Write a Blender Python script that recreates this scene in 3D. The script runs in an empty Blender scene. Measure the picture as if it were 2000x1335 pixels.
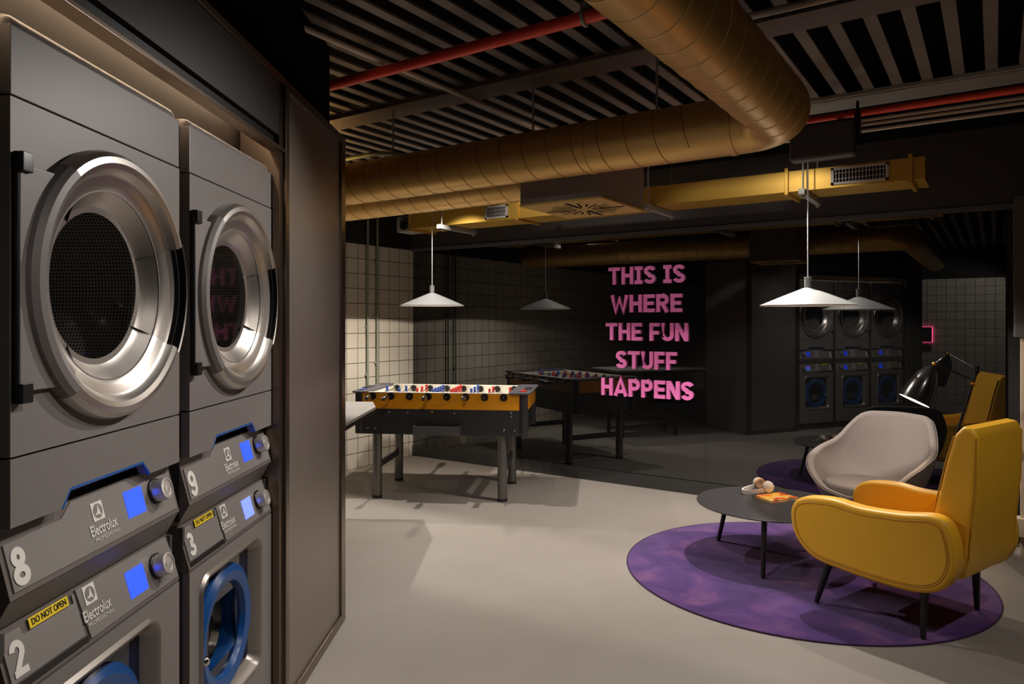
import bpy, bmesh, math, random
from mathutils import Vector, Matrix
random.seed(7)
SC = bpy.context.scene
COL = SC.collection
R = math.radians
PI = math.pi

# ------------------------------------------------------------------ camera, world, exposure
cam_d = bpy.data.cameras.new('camera'); cam = bpy.data.objects.new('camera', cam_d); COL.objects.link(cam)
cam_d.sensor_fit = 'HORIZONTAL'; cam_d.sensor_width = 36.0; cam_d.lens = 25.2; cam_d.shift_y = -0.01975
cam_d.clip_start = 0.05; cam_d.clip_end = 60
YAW = R(34.0)
cam.location = (0, 0, 1.5); cam.rotation_euler = (R(90), 0, YAW)
SC.camera = cam
wd = bpy.data.worlds.new('world'); SC.world = wd; wd.use_nodes = True
wd.node_tree.nodes['Background'].inputs[0].default_value = (0.9, 0.85, 0.8, 1)
wd.node_tree.nodes['Background'].inputs[1].default_value = 0.02
SC.view_settings.view_transform = 'Standard'; SC.view_settings.look = 'None'
SC.view_settings.exposure = 0.45; SC.view_settings.gamma = 1.0; SC.view_settings.use_curve_mapping = False
SC.cycles.max_bounces = 8; SC.cycles.diffuse_bounces = 4; SC.cycles.glossy_bounces = 5
SC.cycles.use_denoising = True; SC.cycles.caustics_reflective = False; SC.cycles.caustics_refractive = False
SC.cycles.sample_clamp_indirect = 4.0

CY, SY = math.cos(YAW), math.sin(YAW)
def G(r, f):
    """Survey frame (metres to the right of / ahead of the tripod) to room coordinates."""
    return (r * CY - f * SY, r * SY + f * CY)

WARM = (1.0, 0.90, 0.79); NEUT = (1.0, 0.945, 0.88)
def spot(name, loc, aim, watts, angle, blend=0.35, radius=0.04, color=NEUT):
    d = bpy.data.lights.new(name, 'SPOT'); d.energy = watts; d.spot_size = R(angle); d.spot_blend = blend
    d.shadow_soft_size = radius; d.color = color
    o = bpy.data.objects.new(name, d); COL.objects.link(o); o.location = loc
    o.rotation_euler = (Vector(aim) - Vector(loc)).to_track_quat('-Z', 'Y').to_euler()
    return o
# ceiling spotlights, with unseen fill lamps added among them
spot('spotlight_lounge', (*G(1.744, 4.94), 2.35), (*G(1.80, 4.55), 0.0), 118, 125, 0.35, 0.025)
spot('spotlight_centre', (-1.62, 1.95, 2.78), (-2.3, 3.4, 0), 56, 84, 0.6, 0.05)
spot('spotlight_counter', (*G(-1.84, 5.47), 2.70), (*G(-0.75, 4.6), 0), 135, 100, 0.4, 0.02)
spot('spotlight_games', (-3.90, 4.66, 2.80), (-3.95, 4.75, 0), 125, 100, 0.4, 0.02)
spot('laundry_key_fill', (-1.38, 2.69, 2.45), (-1.90, 1.30, 0.72), 66, 104, 1.0, 0.02)
spot('laundry_key_fill', (*G(0.25, 1.20), 2.20), (*G(-0.95, 1.15), 0.55), 20, 84, 0.8, 0.02)  # weak fill added for the third stack and the lower fronts
spot('laundry_key_fill', (*G(0.25, 2.05), 2.20), (*G(-0.93, 2.0), 0.55), 20, 84, 0.8, 0.02)  # second added fill, evening out the machine fronts
spot('fill_duct', (-2.02, 1.05, 2.50), (-0.77, 1.9, 2.40), 14, 75, 0.5, 0.04)  # unseen lamp added to brighten the flank of the duct leg
spot('spotlight_rear', (0.2, -1.9, 2.80), (-0.9, -3.4, 0.9), 60, 90, 0.4, 0.04)
spot('fill_mirror', (-3.05, 4.05, 2.80), (-3.0, 6.06, 1.35), 21, 74, 0.5, 0.04)  # added wash for the lettering and the flat duct, no fixture behind it
spot('fill_mirror', (-1.25, 4.05, 2.80), (-1.5, 6.06, 1.35), 15, 74, 0.5, 0.04)  # right-hand twin of the added wash lamp
spot('fill_armchair', (0.9, 3.0, 2.80), (-0.1, 4.1, 0.2), 50, 80, 0.5, 0.04)  # unseen lamp added to lift the armchair's back and side

# ------------------------------------------------------------------ materials
def lin(c):
    return tuple((v / 12.92 if v <= 0.04045 else ((v + 0.055) / 1.055) ** 2.4) for v in c)
def rgb(r, g, b): return lin((r / 255, g / 255, b / 255))
def mat(name, color, rough=0.5, metal=0.0, noise=0.0, nscale=8.0, bump=0.0, bscale=60.0, stretch=None, spec=None, coat=0.0, ior=None):
    m = bpy.data.materials.new(name); m.use_nodes = True
    nt = m.node_tree; N = nt.nodes; L = nt.links; b = N['Principled BSDF']
    b.inputs['Base Color'].default_value = (*color, 1); b.inputs['Roughness'].default_value = rough
    b.inputs['Metallic'].default_value = metal
    if spec is not None: b.inputs['Specular IOR Level'].default_value = spec
    if ior is not None: b.inputs['IOR'].default_value = ior
    if coat: b.inputs['Coat Weight'].default_value = coat; b.inputs['Coat Roughness'].default_value = 0.15
    tc = N.new('ShaderNodeTexCoord'); mp = N.new('ShaderNodeMapping'); L.new(tc.outputs['Object'], mp.inputs[0])
    if stretch: mp.inputs['Scale'].default_value = stretch
    if noise:
        n = N.new('ShaderNodeTexNoise'); n.inputs['Scale'].default_value = nscale; n.inputs['Detail'].default_value = 5
        L.new(mp.outputs[0], n.inputs['Vector'])
        mx = N.new('ShaderNodeMix'); mx.data_type = 'RGBA'
        mx.inputs[6].default_value = (*[max(0, c * (1 - noise)) for c in color], 1)
        mx.inputs[7].default_value = (*[min(1, c * (1 + noise)) for c in color], 1)
        L.new(n.outputs[0], mx.inputs[0]); L.new(mx.outputs[2], b.inputs['Base Color'])
    if bump:
        n2 = N.new('ShaderNodeTexNoise'); n2.inputs['Scale'].default_value = bscale; n2.inputs['Detail'].default_value = 3
        L.new(mp.outputs[0], n2.inputs['Vector'])
        bp = N.new('ShaderNodeBump'); bp.inputs['Strength'].default_value = bump; bp.inputs['Distance'].default_value = 0.01
        L.new(n2.outputs[0], bp.inputs['Height']); L.new(bp.outputs[0], b.inputs['Normal'])
    return m
def emit(name, color, strength):
    m = bpy.data.materials.new(name); m.use_nodes = True; b = m.node_tree.nodes['Principled BSDF']
    b.inputs['Base Color'].default_value = (*color, 1); b.inputs['Emission Color'].default_value = (*color, 1)
    b.inputs['Emission Strength'].default_value = strength
    return m
def tile_mat(name, axis):
    m = mat(name, rgb(214, 204, 186), 0.3)
    nt = m.node_tree; N = nt.nodes; L = nt.links; b = N['Principled BSDF']
    tc = N.new('ShaderNodeTexCoord'); sp = N.new('ShaderNodeSeparateXYZ'); cb = N.new('ShaderNodeCombineXYZ')
    L.new(tc.outputs['Object'], sp.inputs[0]); L.new(sp.outputs[axis], cb.inputs[0]); L.new(sp.outputs[2], cb.inputs[1])
    br = N.new('ShaderNodeTexBrick'); br.offset = 0.0; br.squash = 1.0
    br.inputs['Color1'].default_value = (*rgb(216, 206, 188), 1); br.inputs['Color2'].default_value = (*rgb(206, 196, 178), 1)
    br.inputs['Mortar'].default_value = (*rgb(36, 30, 26), 1); br.inputs['Scale'].default_value = 1.0
    br.inputs['Mortar Size'].default_value = 0.0032; br.inputs['Mortar Smooth'].default_value = 0.1
    br.inputs['Brick Width'].default_value = 0.1535; br.inputs['Row Height'].default_value = 0.1535
    L.new(cb.outputs[0], br.inputs['Vector']); L.new(br.outputs['Color'], b.inputs['Base Color'])
    bp = N.new('ShaderNodeBump'); bp.inputs['Strength'].default_value = 0.4; bp.inputs['Distance'].default_value = 0.004; bp.invert = True
    L.new(br.outputs['Fac'], bp.inputs['Height']); L.new(bp.outputs[0], b.inputs['Normal'])
    return m
def floor_mat():
    m = mat('poured_concrete', rgb(170, 160, 148), 0.62, spec=0.3)
    nt = m.node_tree; N = nt.nodes; L = nt.links; b = N['Principled BSDF']
    tc = N.new('ShaderNodeTexCoord')
    a = N.new('ShaderNodeTexNoise'); a.inputs['Scale'].default_value = 0.9; a.inputs['Detail'].default_value = 8; a.inputs['Roughness'].default_value = 0.6
    L.new(tc.outputs['Object'], a.inputs['Vector'])
    rp = N.new('ShaderNodeValToRGB'); rp.color_ramp.elements[0].position = 0.3; rp.color_ramp.elements[1].position = 0.75
    rp.color_ramp.elements[0].color = (*rgb(142, 133, 124), 1); rp.color_ramp.elements[1].color = (*rgb(157, 148, 139), 1)
    L.new(a.outputs[0], rp.inputs[0])
    v = N.new('ShaderNodeTexNoise'); v.inputs['Scale'].default_value = 70; v.inputs['Detail'].default_value = 2
    L.new(tc.outputs['Object'], v.inputs['Vector'])
    r2 = N.new('ShaderNodeValToRGB'); r2.color_ramp.elements[0].position = 0.70; r2.color_ramp.elements[1].position = 0.76
    r2.color_ramp.elements[0].color = (0, 0, 0, 1); r2.color_ramp.elements[1].color = (0.35, 0.35, 0.35, 1)
    L.new(v.outputs[0], r2.inputs[0])
    mx = N.new('ShaderNodeMix'); mx.data_type = 'RGBA'; mx.inputs[7].default_value = (*rgb(205, 196, 184), 1)
    L.new(r2.outputs[0], mx.inputs[0]); L.new(rp.outputs[0], mx.inputs[6]); L.new(mx.outputs[2], b.inputs['Base Color'])
    return m
def rug_mat():
    m = mat('purple_pile', rgb(98, 60, 130), 0.95, spec=0.1)
    nt = m.node_tree; N = nt.nodes; L = nt.links; b = N['Principled BSDF']
    tc = N.new('ShaderNodeTexCoord')
    a = N.new('ShaderNodeTexNoise'); a.inputs['Scale'].default_value = 3.4; a.inputs['Detail'].default_value = 6; a.inputs['Distortion'].default_value = 0.8
    L.new(tc.outputs['Object'], a.inputs['Vector'])
    rp = N.new('ShaderNodeValToRGB'); e = rp.color_ramp.elements
    e[0].position = 0.3; e[0].color = (*rgb(62, 36, 92), 1); e[1].position = 0.72; e[1].color = (*rgb(120, 76, 128), 1)
    k = e.new(0.5); k.color = (*rgb(84, 50, 118), 1)
    L.new(a.outputs[0], rp.inputs[0]); L.new(rp.outputs[0], b.inputs['Base Color'])
    n = N.new('ShaderNodeTexNoise'); n.inputs['Scale'].default_value = 260; L.new(tc.outputs['Object'], n.inputs['Vector'])
    bp = N.new('ShaderNodeBump'); bp.inputs['Strength'].default_value = 0.5; bp.inputs['Distance'].default_value = 0.01
    L.new(n.outputs[0], bp.inputs['Height']); L.new(bp.outputs[0], b.inputs['Normal'])
    b.inputs['Sheen Weight'].default_value = 0.25
    return m
def drum_mat():
    m = mat('perforated_drum', rgb(205, 198, 190), 0.5, 0.0)
    nt = m.node_tree; N = nt.nodes; L = nt.links; b = N['Principled BSDF']
    tc = N.new('ShaderNodeTexCoord'); sp = N.new('ShaderNodeSeparateXYZ'); L.new(tc.outputs['Object'], sp.inputs[0])
    at = N.new('ShaderNodeMath'); at.operation = 'ARCTAN2'; L.new(sp.outputs[2], at.inputs[0]); L.new(sp.outputs[1], at.inputs[1])
    sc = N.new('ShaderNodeMath'); sc.operation = 'MULTIPLY'; sc.inputs[1].default_value = 0.27; L.new(at.outputs[0], sc.inputs[0])
    cb = N.new('ShaderNodeCombineXYZ'); L.new(sc.outputs[0], cb.inputs[0]); L.new(sp.outputs[0], cb.inputs[1])
    vo = N.new('ShaderNodeTexVoronoi'); vo.inputs['Scale'].default_value = 112; vo.inputs['Randomness'].default_value = 0.0
    L.new(cb.outputs[0], vo.inputs['Vector'])
    rp = N.new('ShaderNodeValToRGB'); rp.color_ramp.elements[0].position = 0.28; rp.color_ramp.elements[1].position = 0.38
    rp.color_ramp.elements[0].color = (0.004, 0.004, 0.004, 1); rp.color_ramp.elements[1].color = (*rgb(205, 198, 190), 1)
    L.new(vo.outputs['Distance'], rp.inputs[0]); L.new(rp.outputs[0], b.inputs['Base Color'])
    return m
def book_mat():
    m = mat('printed_cover', rgb(220, 150, 60), 0.4)
    nt = m.node_tree; N = nt.nodes; L = nt.links; b = N['Principled BSDF']
    tc = N.new('ShaderNodeTexCoord'); v = N.new('ShaderNodeTexVoronoi'); v.inputs['Scale'].default_value = 22
    L.new(tc.outputs['Object'], v.inputs['Vector'])
    rp = N.new('ShaderNodeValToRGB'); rp.color_ramp.interpolation = 'CONSTANT'; e = rp.color_ramp.elements
    e[0].color = (*rgb(222, 96, 40), 1); e[1].position = 0.2; e[1].color = (*rgb(236, 178, 70), 1)
    k = e.new(0.6); k.color = (*rgb(240, 205, 130), 1); k = e.new(0.78); k.color = (*rgb(214, 70, 36), 1); k = e.new(0.9); k.color = (*rgb(70, 82, 66), 1)
    sp = N.new('ShaderNodeSeparateColor'); L.new(v.outputs['Color'], sp.inputs[0]); L.new(sp.outputs[0], rp.inputs[0])
    L.new(rp.outputs[0], b.inputs['Base Color'])
    return m
M = {}
M['floor'] = floor_mat()
M['tile_x'] = tile_mat('square_white_tile', 1); M['tile_y'] = tile_mat('square_white_tile_rear', 0)
M['black_paint'] = mat('black_paint', rgb(26, 24, 23), 0.7, noise=0.2)
M['dark_wall'] = mat('dark_brown_paint', rgb(62, 54, 50), 0.65, noise=0.15, nscale=3)
M['void'] = mat('black_void', (0.004, 0.004, 0.004), 0.9, spec=0.1)
M['deck'] = mat('ceiling_rib', rgb(128, 119, 111), 0.6, noise=0.35, nscale=2.2)
M['beam'] = mat('beam_paint', rgb(116, 103, 94), 0.6, noise=0.15, nscale=4)
M['galv'] = mat('galvanised_steel', rgb(176, 174, 168), 0.5, 0.35, noise=0.2, nscale=14)
M['mirror'] = mat('smoked_mirror', (0.003, 0.003, 0.003), 0.006, ior=2.0)
M['skirting'] = mat('glossy_black_skirting', rgb(40, 39, 38), 0.18, ior=1.7)
M['trim'] = mat('grey_trim', rgb(84, 82, 82), 0.5)
M['steel'] = mat('brushed_steel', rgb(158, 147, 138), 0.45, 0.85, noise=0.06, nscale=30, stretch=(1, 1, 0.02), bump=0.02, bscale=160)
M['steel_edge'] = mat('steel_edging', rgb(128, 114, 102), 0.28, 0.95)
M['fascia'] = mat('fascia_coating', rgb(50, 45, 44), 0.45, 0.2, noise=0.05)
M['body'] = mat('machine_grey_coating', rgb(128, 121, 118), 0.45, 0.12, noise=0.03, nscale=40)
M['body_dark'] = mat('machine_side', rgb(66, 64, 63), 0.55, 0.2)
M['panelface'] = mat('control_fascia', rgb(134, 128, 124), 0.4, 0.12)
M['lip'] = mat('control_lip', rgb(104, 95, 90), 0.45, 0.1)
M['silver'] = mat('satin_silver', rgb(196, 189, 183), 0.30, 0.9)
M['silver_dk'] = mat('satin_grey', rgb(158, 150, 143), 0.36, 0.7)
M['chrome'] = mat('chrome', rgb(225, 222, 218), 0.12, 1.0)
M['knob'] = mat('satin_knob', rgb(214, 208, 202), 0.32, 0.7)
M['black_plastic'] = mat('black_plastic', rgb(26, 25, 25), 0.32)
M['black_metal'] = mat('black_metal', rgb(24, 23, 23), 0.38, 0.2)
M['blue_trim'] = mat('blue_trim', rgb(20, 84, 156), 0.3)
M['blue_ring'] = mat('blue_door_ring', rgb(20, 76, 140), 0.28)
M['blue_dark'] = mat('dark_blue_glass', rgb(16, 26, 52), 0.06, ior=1.5)
M['drum'] = drum_mat()
M['white_print'] = mat('white_print', rgb(228, 222, 214), 0.5)
M['yellow_label'] = mat('yellow_label', rgb(240, 205, 30), 0.5)
M['black_print'] = mat('black_print', rgb(20, 18, 15), 0.6)
M['screen'] = emit('blue_display', (0.015, 0.06, 1.0), 1.15)
M['screen_pale'] = emit('pale_blue_display', (0.14, 0.2, 1.0), 1.1)
gl = bpy.data.materials.new('door_glass'); gl.use_nodes = True; _n = gl.node_tree.nodes; _l = gl.node_tree.links
_n.remove(_n['Principled BSDF']); _mx = _n.new('ShaderNodeMixShader'); _t = _n.new('ShaderNodeBsdfTransparent'); _g = _n.new('ShaderNodeBsdfGlossy')
_g.inputs['Roughness'].default_value = 0.03; _t.inputs[0].default_value = (0.85, 0.85, 0.85, 1); _f = _n.new('ShaderNodeFresnel'); _f.inputs[0].default_value = 1.22
_sc = _n.new('ShaderNodeMath'); _sc.operation = 'MULTIPLY'; _sc.inputs[1].default_value = 0.10; _l.new(_f.outputs[0], _sc.inputs[0]); _l.new(_sc.outputs[0], _mx.inputs[0]); _l.new(_t.outputs[0], _mx.inputs[1]); _l.new(_g.outputs[0], _mx.inputs[2]); _l.new(_mx.outputs[0], _n['Material Output'].inputs[0])
M['glass'] = gl
M['gold'] = mat('gold_duct_paint', rgb(232, 188, 112), 0.40, 0.62, noise=0.08, nscale=5)
M['gold_seam'] = mat('gold_duct_seam', rgb(176, 134, 66), 0.45, 0.5)
M['gold_seam_lit'] = mat('lit_gold_seam', rgb(236, 204, 140), 0.4, 0.5)  # leg seam: light caught on its ridges painted in as paler gold
M['gold_flat'] = mat('gold_flat_duct', rgb(214, 170, 74), 0.42, 0.55, noise=0.1, nscale=6)
M['gold_pale'] = mat('pale_gold_grille', rgb(226, 190, 112), 0.5, 0.2)
M['red'] = mat('red_pipe_paint', rgb(248, 78, 56), 0.4)
M['conduit'] = mat('grey_conduit', rgb(214, 200, 184), 0.5, 0.15)
M['conduit_green'] = mat('pale_green_conduit', rgb(150, 158, 138), 0.45, 0.2)
M['beige'] = mat('beige_plastic', rgb(206, 184, 158), 0.5)
M['cassette'] = mat('cassette_casing', rgb(150, 138, 134), 0.55, 0.1)
M['vent_white'] = mat('vent_white', rgb(196, 190, 182), 0.5)
M['speaker'] = mat('speaker_black', rgb(84, 79, 77), 0.5)
M['pink'] = mat('pink_letter_paint', rgb(238, 122, 192), 0.5)
M['pink_neon'] = emit('pink_neon_tube', (1.0, 0.08, 0.28), 9)
M['shade'] = mat('pendant_grey', rgb(146, 145, 143), 0.42, 0.2)
M['shade_in'] = mat('pendant_white_inside', rgb(240, 236, 228), 0.6)
M['bulb'] = emit('warm_bulb', (1.0, 0.85, 0.68), 14)
M['cable'] = mat('cable_grey', rgb(176, 172, 168), 0.5)
M['amber'] = mat('amber_laminate', rgb(240, 160, 16), 0.4, noise=0.05, nscale=20, stretch=(1, 1, 8))
M['table_black'] = mat('black_laminate', rgb(43, 43, 45), 0.45)
M['table_white'] = mat('white_laminate', rgb(226, 222, 206), 0.4)
M['field'] = mat('playfield', rgb(214, 210, 198), 0.4)
M['tray'] = mat('grey_tray', rgb(86, 84, 88), 0.45)
M['leg_steel'] = mat('grey_leg', rgb(116, 112, 108), 0.34, 0.75)
M['blue_man'] = mat('blue_plastic', rgb(40, 78, 170), 0.35); M['red_man'] = mat('red_plastic', rgb(206, 44, 40), 0.35)
M['counter'] = mat('speckled_grey_top', rgb(142, 137, 131), 0.45, noise=0.12, nscale=120)
M['rug'] = rug_mat(); M['rug_edge'] = mat('rug_binding', rgb(62, 30, 72), 0.9)
M['leather'] = mat('yellow_leather', rgb(236, 176, 44), 0.42, noise=0.05, nscale=5, bump=0.05, bscale=220, spec=0.4)
M['leather_pipe'] = mat('yellow_piping', rgb(200, 144, 34), 0.45, spec=0.4)
M['grey_fabric'] = mat('taupe_fabric', rgb(128, 118, 113), 0.85, noise=0.06, nscale=60, bump=0.15, bscale=420, spec=0.2)
M['grey_pipe'] = mat('taupe_piping', rgb(138, 124, 118), 0.8, spec=0.2)
M['table_top'] = mat('black_tabletop', rgb(58, 56, 57), 0.4, noise=0.12, nscale=9)
M['wood_leg'] = mat('black_wood_leg', rgb(28, 27, 26), 0.4)
M['white_plastic'] = mat('white_plastic', rgb(224, 214, 204), 0.35); M['tan'] = mat('tan_cushion', rgb(196, 150, 112), 0.6)
M['book'] = book_mat(); M['paper'] = mat('paper', rgb(230, 205, 160), 0.8)
M['brass'] = mat('brass', rgb(214, 156, 66), 0.25, 1.0)
M['lamp_black'] = mat('lamp_black', rgb(26, 25, 24), 0.22, 0.1, coat=0.3)
M['lamp_glow'] = emit('lamp_glow', (1.0, 0.82, 0.6), 13)
M['led'] = emit('led_strip', (1.0, 0.74, 0.48), 19)

# ------------------------------------------------------------------ mesh helpers
def link(name, me, m, parent=None, loc=None, rot=None):
    o = bpy.data.objects.new(name, me); COL.objects.link(o)
    if m: me.materials.append(m)
    if parent: o.parent = parent
    if loc: o.location = loc
    if rot: o.rotation_euler = rot
    return o
class MB:
    def __init__(s): s.v = []; s.f = []; s.bev = False
    def add(s, vs, fs, xf=None):
        n = len(s.v)
        s.v += [tuple(xf @ Vector(p)) if xf else tuple(p) for p in vs]; s.f += [tuple(i + n for i in f) for f in fs]; return s
    def box(s, lo, hi, bev=0.0, seg=2, xf=None):
        if bev <= 0:
            x0, y0, z0 = lo; x1, y1, z1 = hi
            return s.add([(x0, y0, z0), (x1, y0, z0), (x1, y1, z0), (x0, y1, z0), (x0, y0, z1), (x1, y0, z1), (x1, y1, z1), (x0, y1, z1)],
                         [(0, 3, 2, 1), (4, 5, 6, 7), (0, 1, 5, 4), (1, 2, 6, 5), (2, 3, 7, 6), (3, 0, 4, 7)], xf)
        s.bev = True; bm = bmesh.new(); bmesh.ops.create_cube(bm, size=1)
        for v in bm.verts: v.co = Vector([(lo[k] + hi[k]) / 2 + v.co[k] * (hi[k] - lo[k]) for k in range(3)])
        bmesh.ops.bevel(bm, geom=list(bm.edges), offset=bev, segments=seg, profile=0.5, affect='EDGES')
        return s.bm(bm, xf)
    def bm(s, bm, xf=None):
        bm.verts.index_update(); s.add([v.co.copy() for v in bm.verts], [[v.index for v in f.verts] for f in bm.faces], xf); bm.free(); return s
    def prism(s, poly, d0, d1, axis='x', bev=0.0, seg=2, xf=None):
        """2-D polygon extruded along an axis: (a,b) are the two other axes in order."""
        def P(a, b, d): return {'x': (d, a, b), 'y': (a, d, b), 'z': (a, b, d)}[axis]
        bm = bmesh.new(); n = len(poly)
        lo = [bm.verts.new(P(a, b, d0)) for a, b in poly]; hi = [bm.verts.new(P(a, b, d1)) for a, b in poly]
        f0 = bm.faces.new(lo); f1 = bm.faces.new(hi)
        for i in range(n): bm.faces.new((lo[i], lo[(i + 1) % n], hi[(i + 1) % n], hi[i]))
        bmesh.ops.recalc_face_normals(bm, faces=bm.faces)
        if bev:
            s.bev = True
            bmesh.ops.bevel(bm, geom=list(set(f0.edges) | set(f1.edges)), offset=bev, segments=seg, profile=0.5, affect='EDGES')
        return s.bm(bm, xf)
    def tube(s, pts, r, n=12, cap=True, closed=False, xf=None):
        pts = [Vector(p) for p in pts]; rr = r if isinstance(r, (list, tuple)) else [r] * len(pts); base = len(s.v); k = len(pts); prev = None; vs = []
        for i, p in enumerate(pts):
            a = pts[(i - 1) % k] if (closed or i > 0) else pts[i]; b = pts[(i + 1) % k] if (closed or i < k - 1) else pts[i]
            t = (b - a).normalized()
            if prev is None:
                up = Vector((0, 0, 1)) if abs(t.z) < 0.9 else Vector((1, 0, 0)); u = t.cross(up).normalized()
            else: u = (prev - t * prev.dot(t)).normalized()
            prev = u; w = t.cross(u)
            for j in range(n):
                an = 2 * PI * j / n; vs.append(p + (u * math.cos(an) + w * math.sin(an)) * rr[i])
        fs = []
        for i in range(k if closed else k - 1):
            for j in range(n):
                a = i * n + j; b = i * n + (j + 1) % n; c2 = ((i + 1) % k) * n + (j + 1) % n; d = ((i + 1) % k) * n + j
                fs.append((a, d, c2, b))
        if cap and not closed: fs += [tuple(range(n)), tuple(range((k - 1) * n + n - 1, (k - 1) * n - 1, -1))]
        return s.add(vs, fs, xf)
    def lathe(s, prof, n=48, a0=0.0, a1=2 * PI, axis='z', cen=(0, 0, 0), xf=None):
        """profile [(r,h)] revolved; h runs along the axis. axis x: angle 0 along +y, 90 deg along +z."""
        full = abs(a1 - a0 - 2 * PI) < 1e-6; cnt = n if full else n + 1; vs = []; m = len(prof)
        for i in range(cnt):
            a = a0 + (a1 - a0) * i / n; ca, sa = math.cos(a), math.sin(a)
            for r, h in prof:
                p = (h, r * ca, r * sa) if axis == 'x' else ((r * ca, r * sa, h) if axis == 'z' else (r * sa, h, r * ca))
                vs.append((p[0] + cen[0], p[1] + cen[1], p[2] + cen[2]))
        fs = []
        for i in range(n):
            i2 = (i + 1) % cnt
            for j in range(m - 1): fs.append((i * m + j, i2 * m + j, i2 * m + j + 1, i * m + j + 1))
        if not full:
            fs += [tuple(range(m)), tuple(range((cnt - 1) * m + m - 1, (cnt - 1) * m - 1, -1))]
        return s.add(vs, fs, xf)
    def cyl(s, a, b, r, n=20, xf=None): return s.tube([a, b], r, n, True, False, xf)
    def ball(s, c, r, n=12, sc=(1, 1, 1), xf=None):
        prof = [(max(1e-4, math.sin(PI * i / (n // 2 + 2))) * r, -math.cos(PI * i / (n // 2 + 2)) * r) for i in range(n // 2 + 3)]
        q = MB().lathe(prof, n); return s.add([(c[0] + v[0] * sc[0], c[1] + v[1] * sc[1], c[2] + v[2] * sc[2]) for v in q.v], q.f, xf)
    def build(s, name, m, parent=None, smooth=True, loc=None, rot=None, angle=38, weld=False):
        me = bpy.data.meshes.new(name); me.from_pydata(s.v, [], s.f); me.validate()
        bm = bmesh.new(); bm.from_mesh(me)
        if weld: bmesh.ops.remove_doubles(bm, verts=bm.verts, dist=1e-5)
        bmesh.ops.recalc_face_normals(bm, faces=bm.faces); bm.to_mesh(me); bm.free()
        if smooth:
            me.polygons.foreach_set('use_smooth', [True] * len(me.polygons)); me.set_sharp_from_angle(angle=R(angle))
        o = link(name, me, m, parent, loc, rot)
        if smooth and s.bev:
            w = o.modifiers.new('weighted', 'WEIGHTED_NORMAL'); w.keep_sharp = True; w.weight = 90
        return o
def tag(o, label=None, cat=None, group=None, kind=None):
    if label: o['label'] = label
    if cat: o['category'] = cat
    if group: o['group'] = group
    if kind: o['kind'] = kind
    return o
def empty(name, loc, rz=0.0, label=None, cat=None, group=None):
    o = bpy.data.objects.new(name, None); COL.objects.link(o); o.location = loc; o.rotation_euler = (0, 0, rz); o.empty_display_size = 0.1
    return tag(o, label, cat, group)
def struct(name, mb, m, label, cat='structure', smooth=False, **k):
    o = mb.build(name, m, None, smooth, **k); return tag(o, label, cat, kind='structure')
def children(o): return [c for c in bpy.data.objects if c.parent == o]
def copy_tree(o, parent=None):
    c = o.copy(); COL.objects.link(c)
    if parent: c.parent = parent
    for ch in children(o): copy_tree(ch, c)
    return c
def smooth_loop(pts, n=6):
    out = []; k = len(pts)
    for i in range(k):
        p0, p1, p2, p3 = pts[i - 1], pts[i], pts[(i + 1) % k], pts[(i + 2) % k]
        for j in range(n):
            t = j / n
            out.append(tuple(0.5 * (2 * p1[d] + (p2[d] - p0[d]) * t + (2 * p0[d] - 5 * p1[d] + 4 * p2[d] - p3[d]) * t * t + (3 * p1[d] - p0[d] - 3 * p2[d] + p3[d]) * t ** 3) for d in range(2)))
    return out
def inset(loop, d):
    out = []; k = len(loop); ar = sum(loop[i][0] * loop[(i + 1) % k][1] - loop[(i + 1) % k][0] * loop[i][1] for i in range(k)); sg = 1 if ar > 0 else -1
    for i in range(k):
        a, b = loop[i - 1], loop[(i + 1) % k]; tx, ty = b[0] - a[0], b[1] - a[1]; l = math.hypot(tx, ty) or 1
        out.append((loop[i][0] - sg * ty / l * d, loop[i][1] + sg * tx / l * d))
    return out
def rrect(x0, y0, x1, y1, r, n=6):
    o = []
    for cx, cy, a in ((x1 - r, y1 - r, 0), (x0 + r, y1 - r, 90), (x0 + r, y0 + r, 180), (x1 - r, y0 + r, 270)):
        for i in range(n + 1): t = R(a + 90 * i / n); o.append((cx + r * math.cos(t), cy + r * math.sin(t)))
    return o
def arc(cx, cy, rx, ry, a0, a1, n=10):
    return [(cx + rx * math.cos(R(a0 + (a1 - a0) * i / n)), cy + ry * math.sin(R(a0 + (a1 - a0) * i / n))) for i in range(n + 1)]
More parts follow.
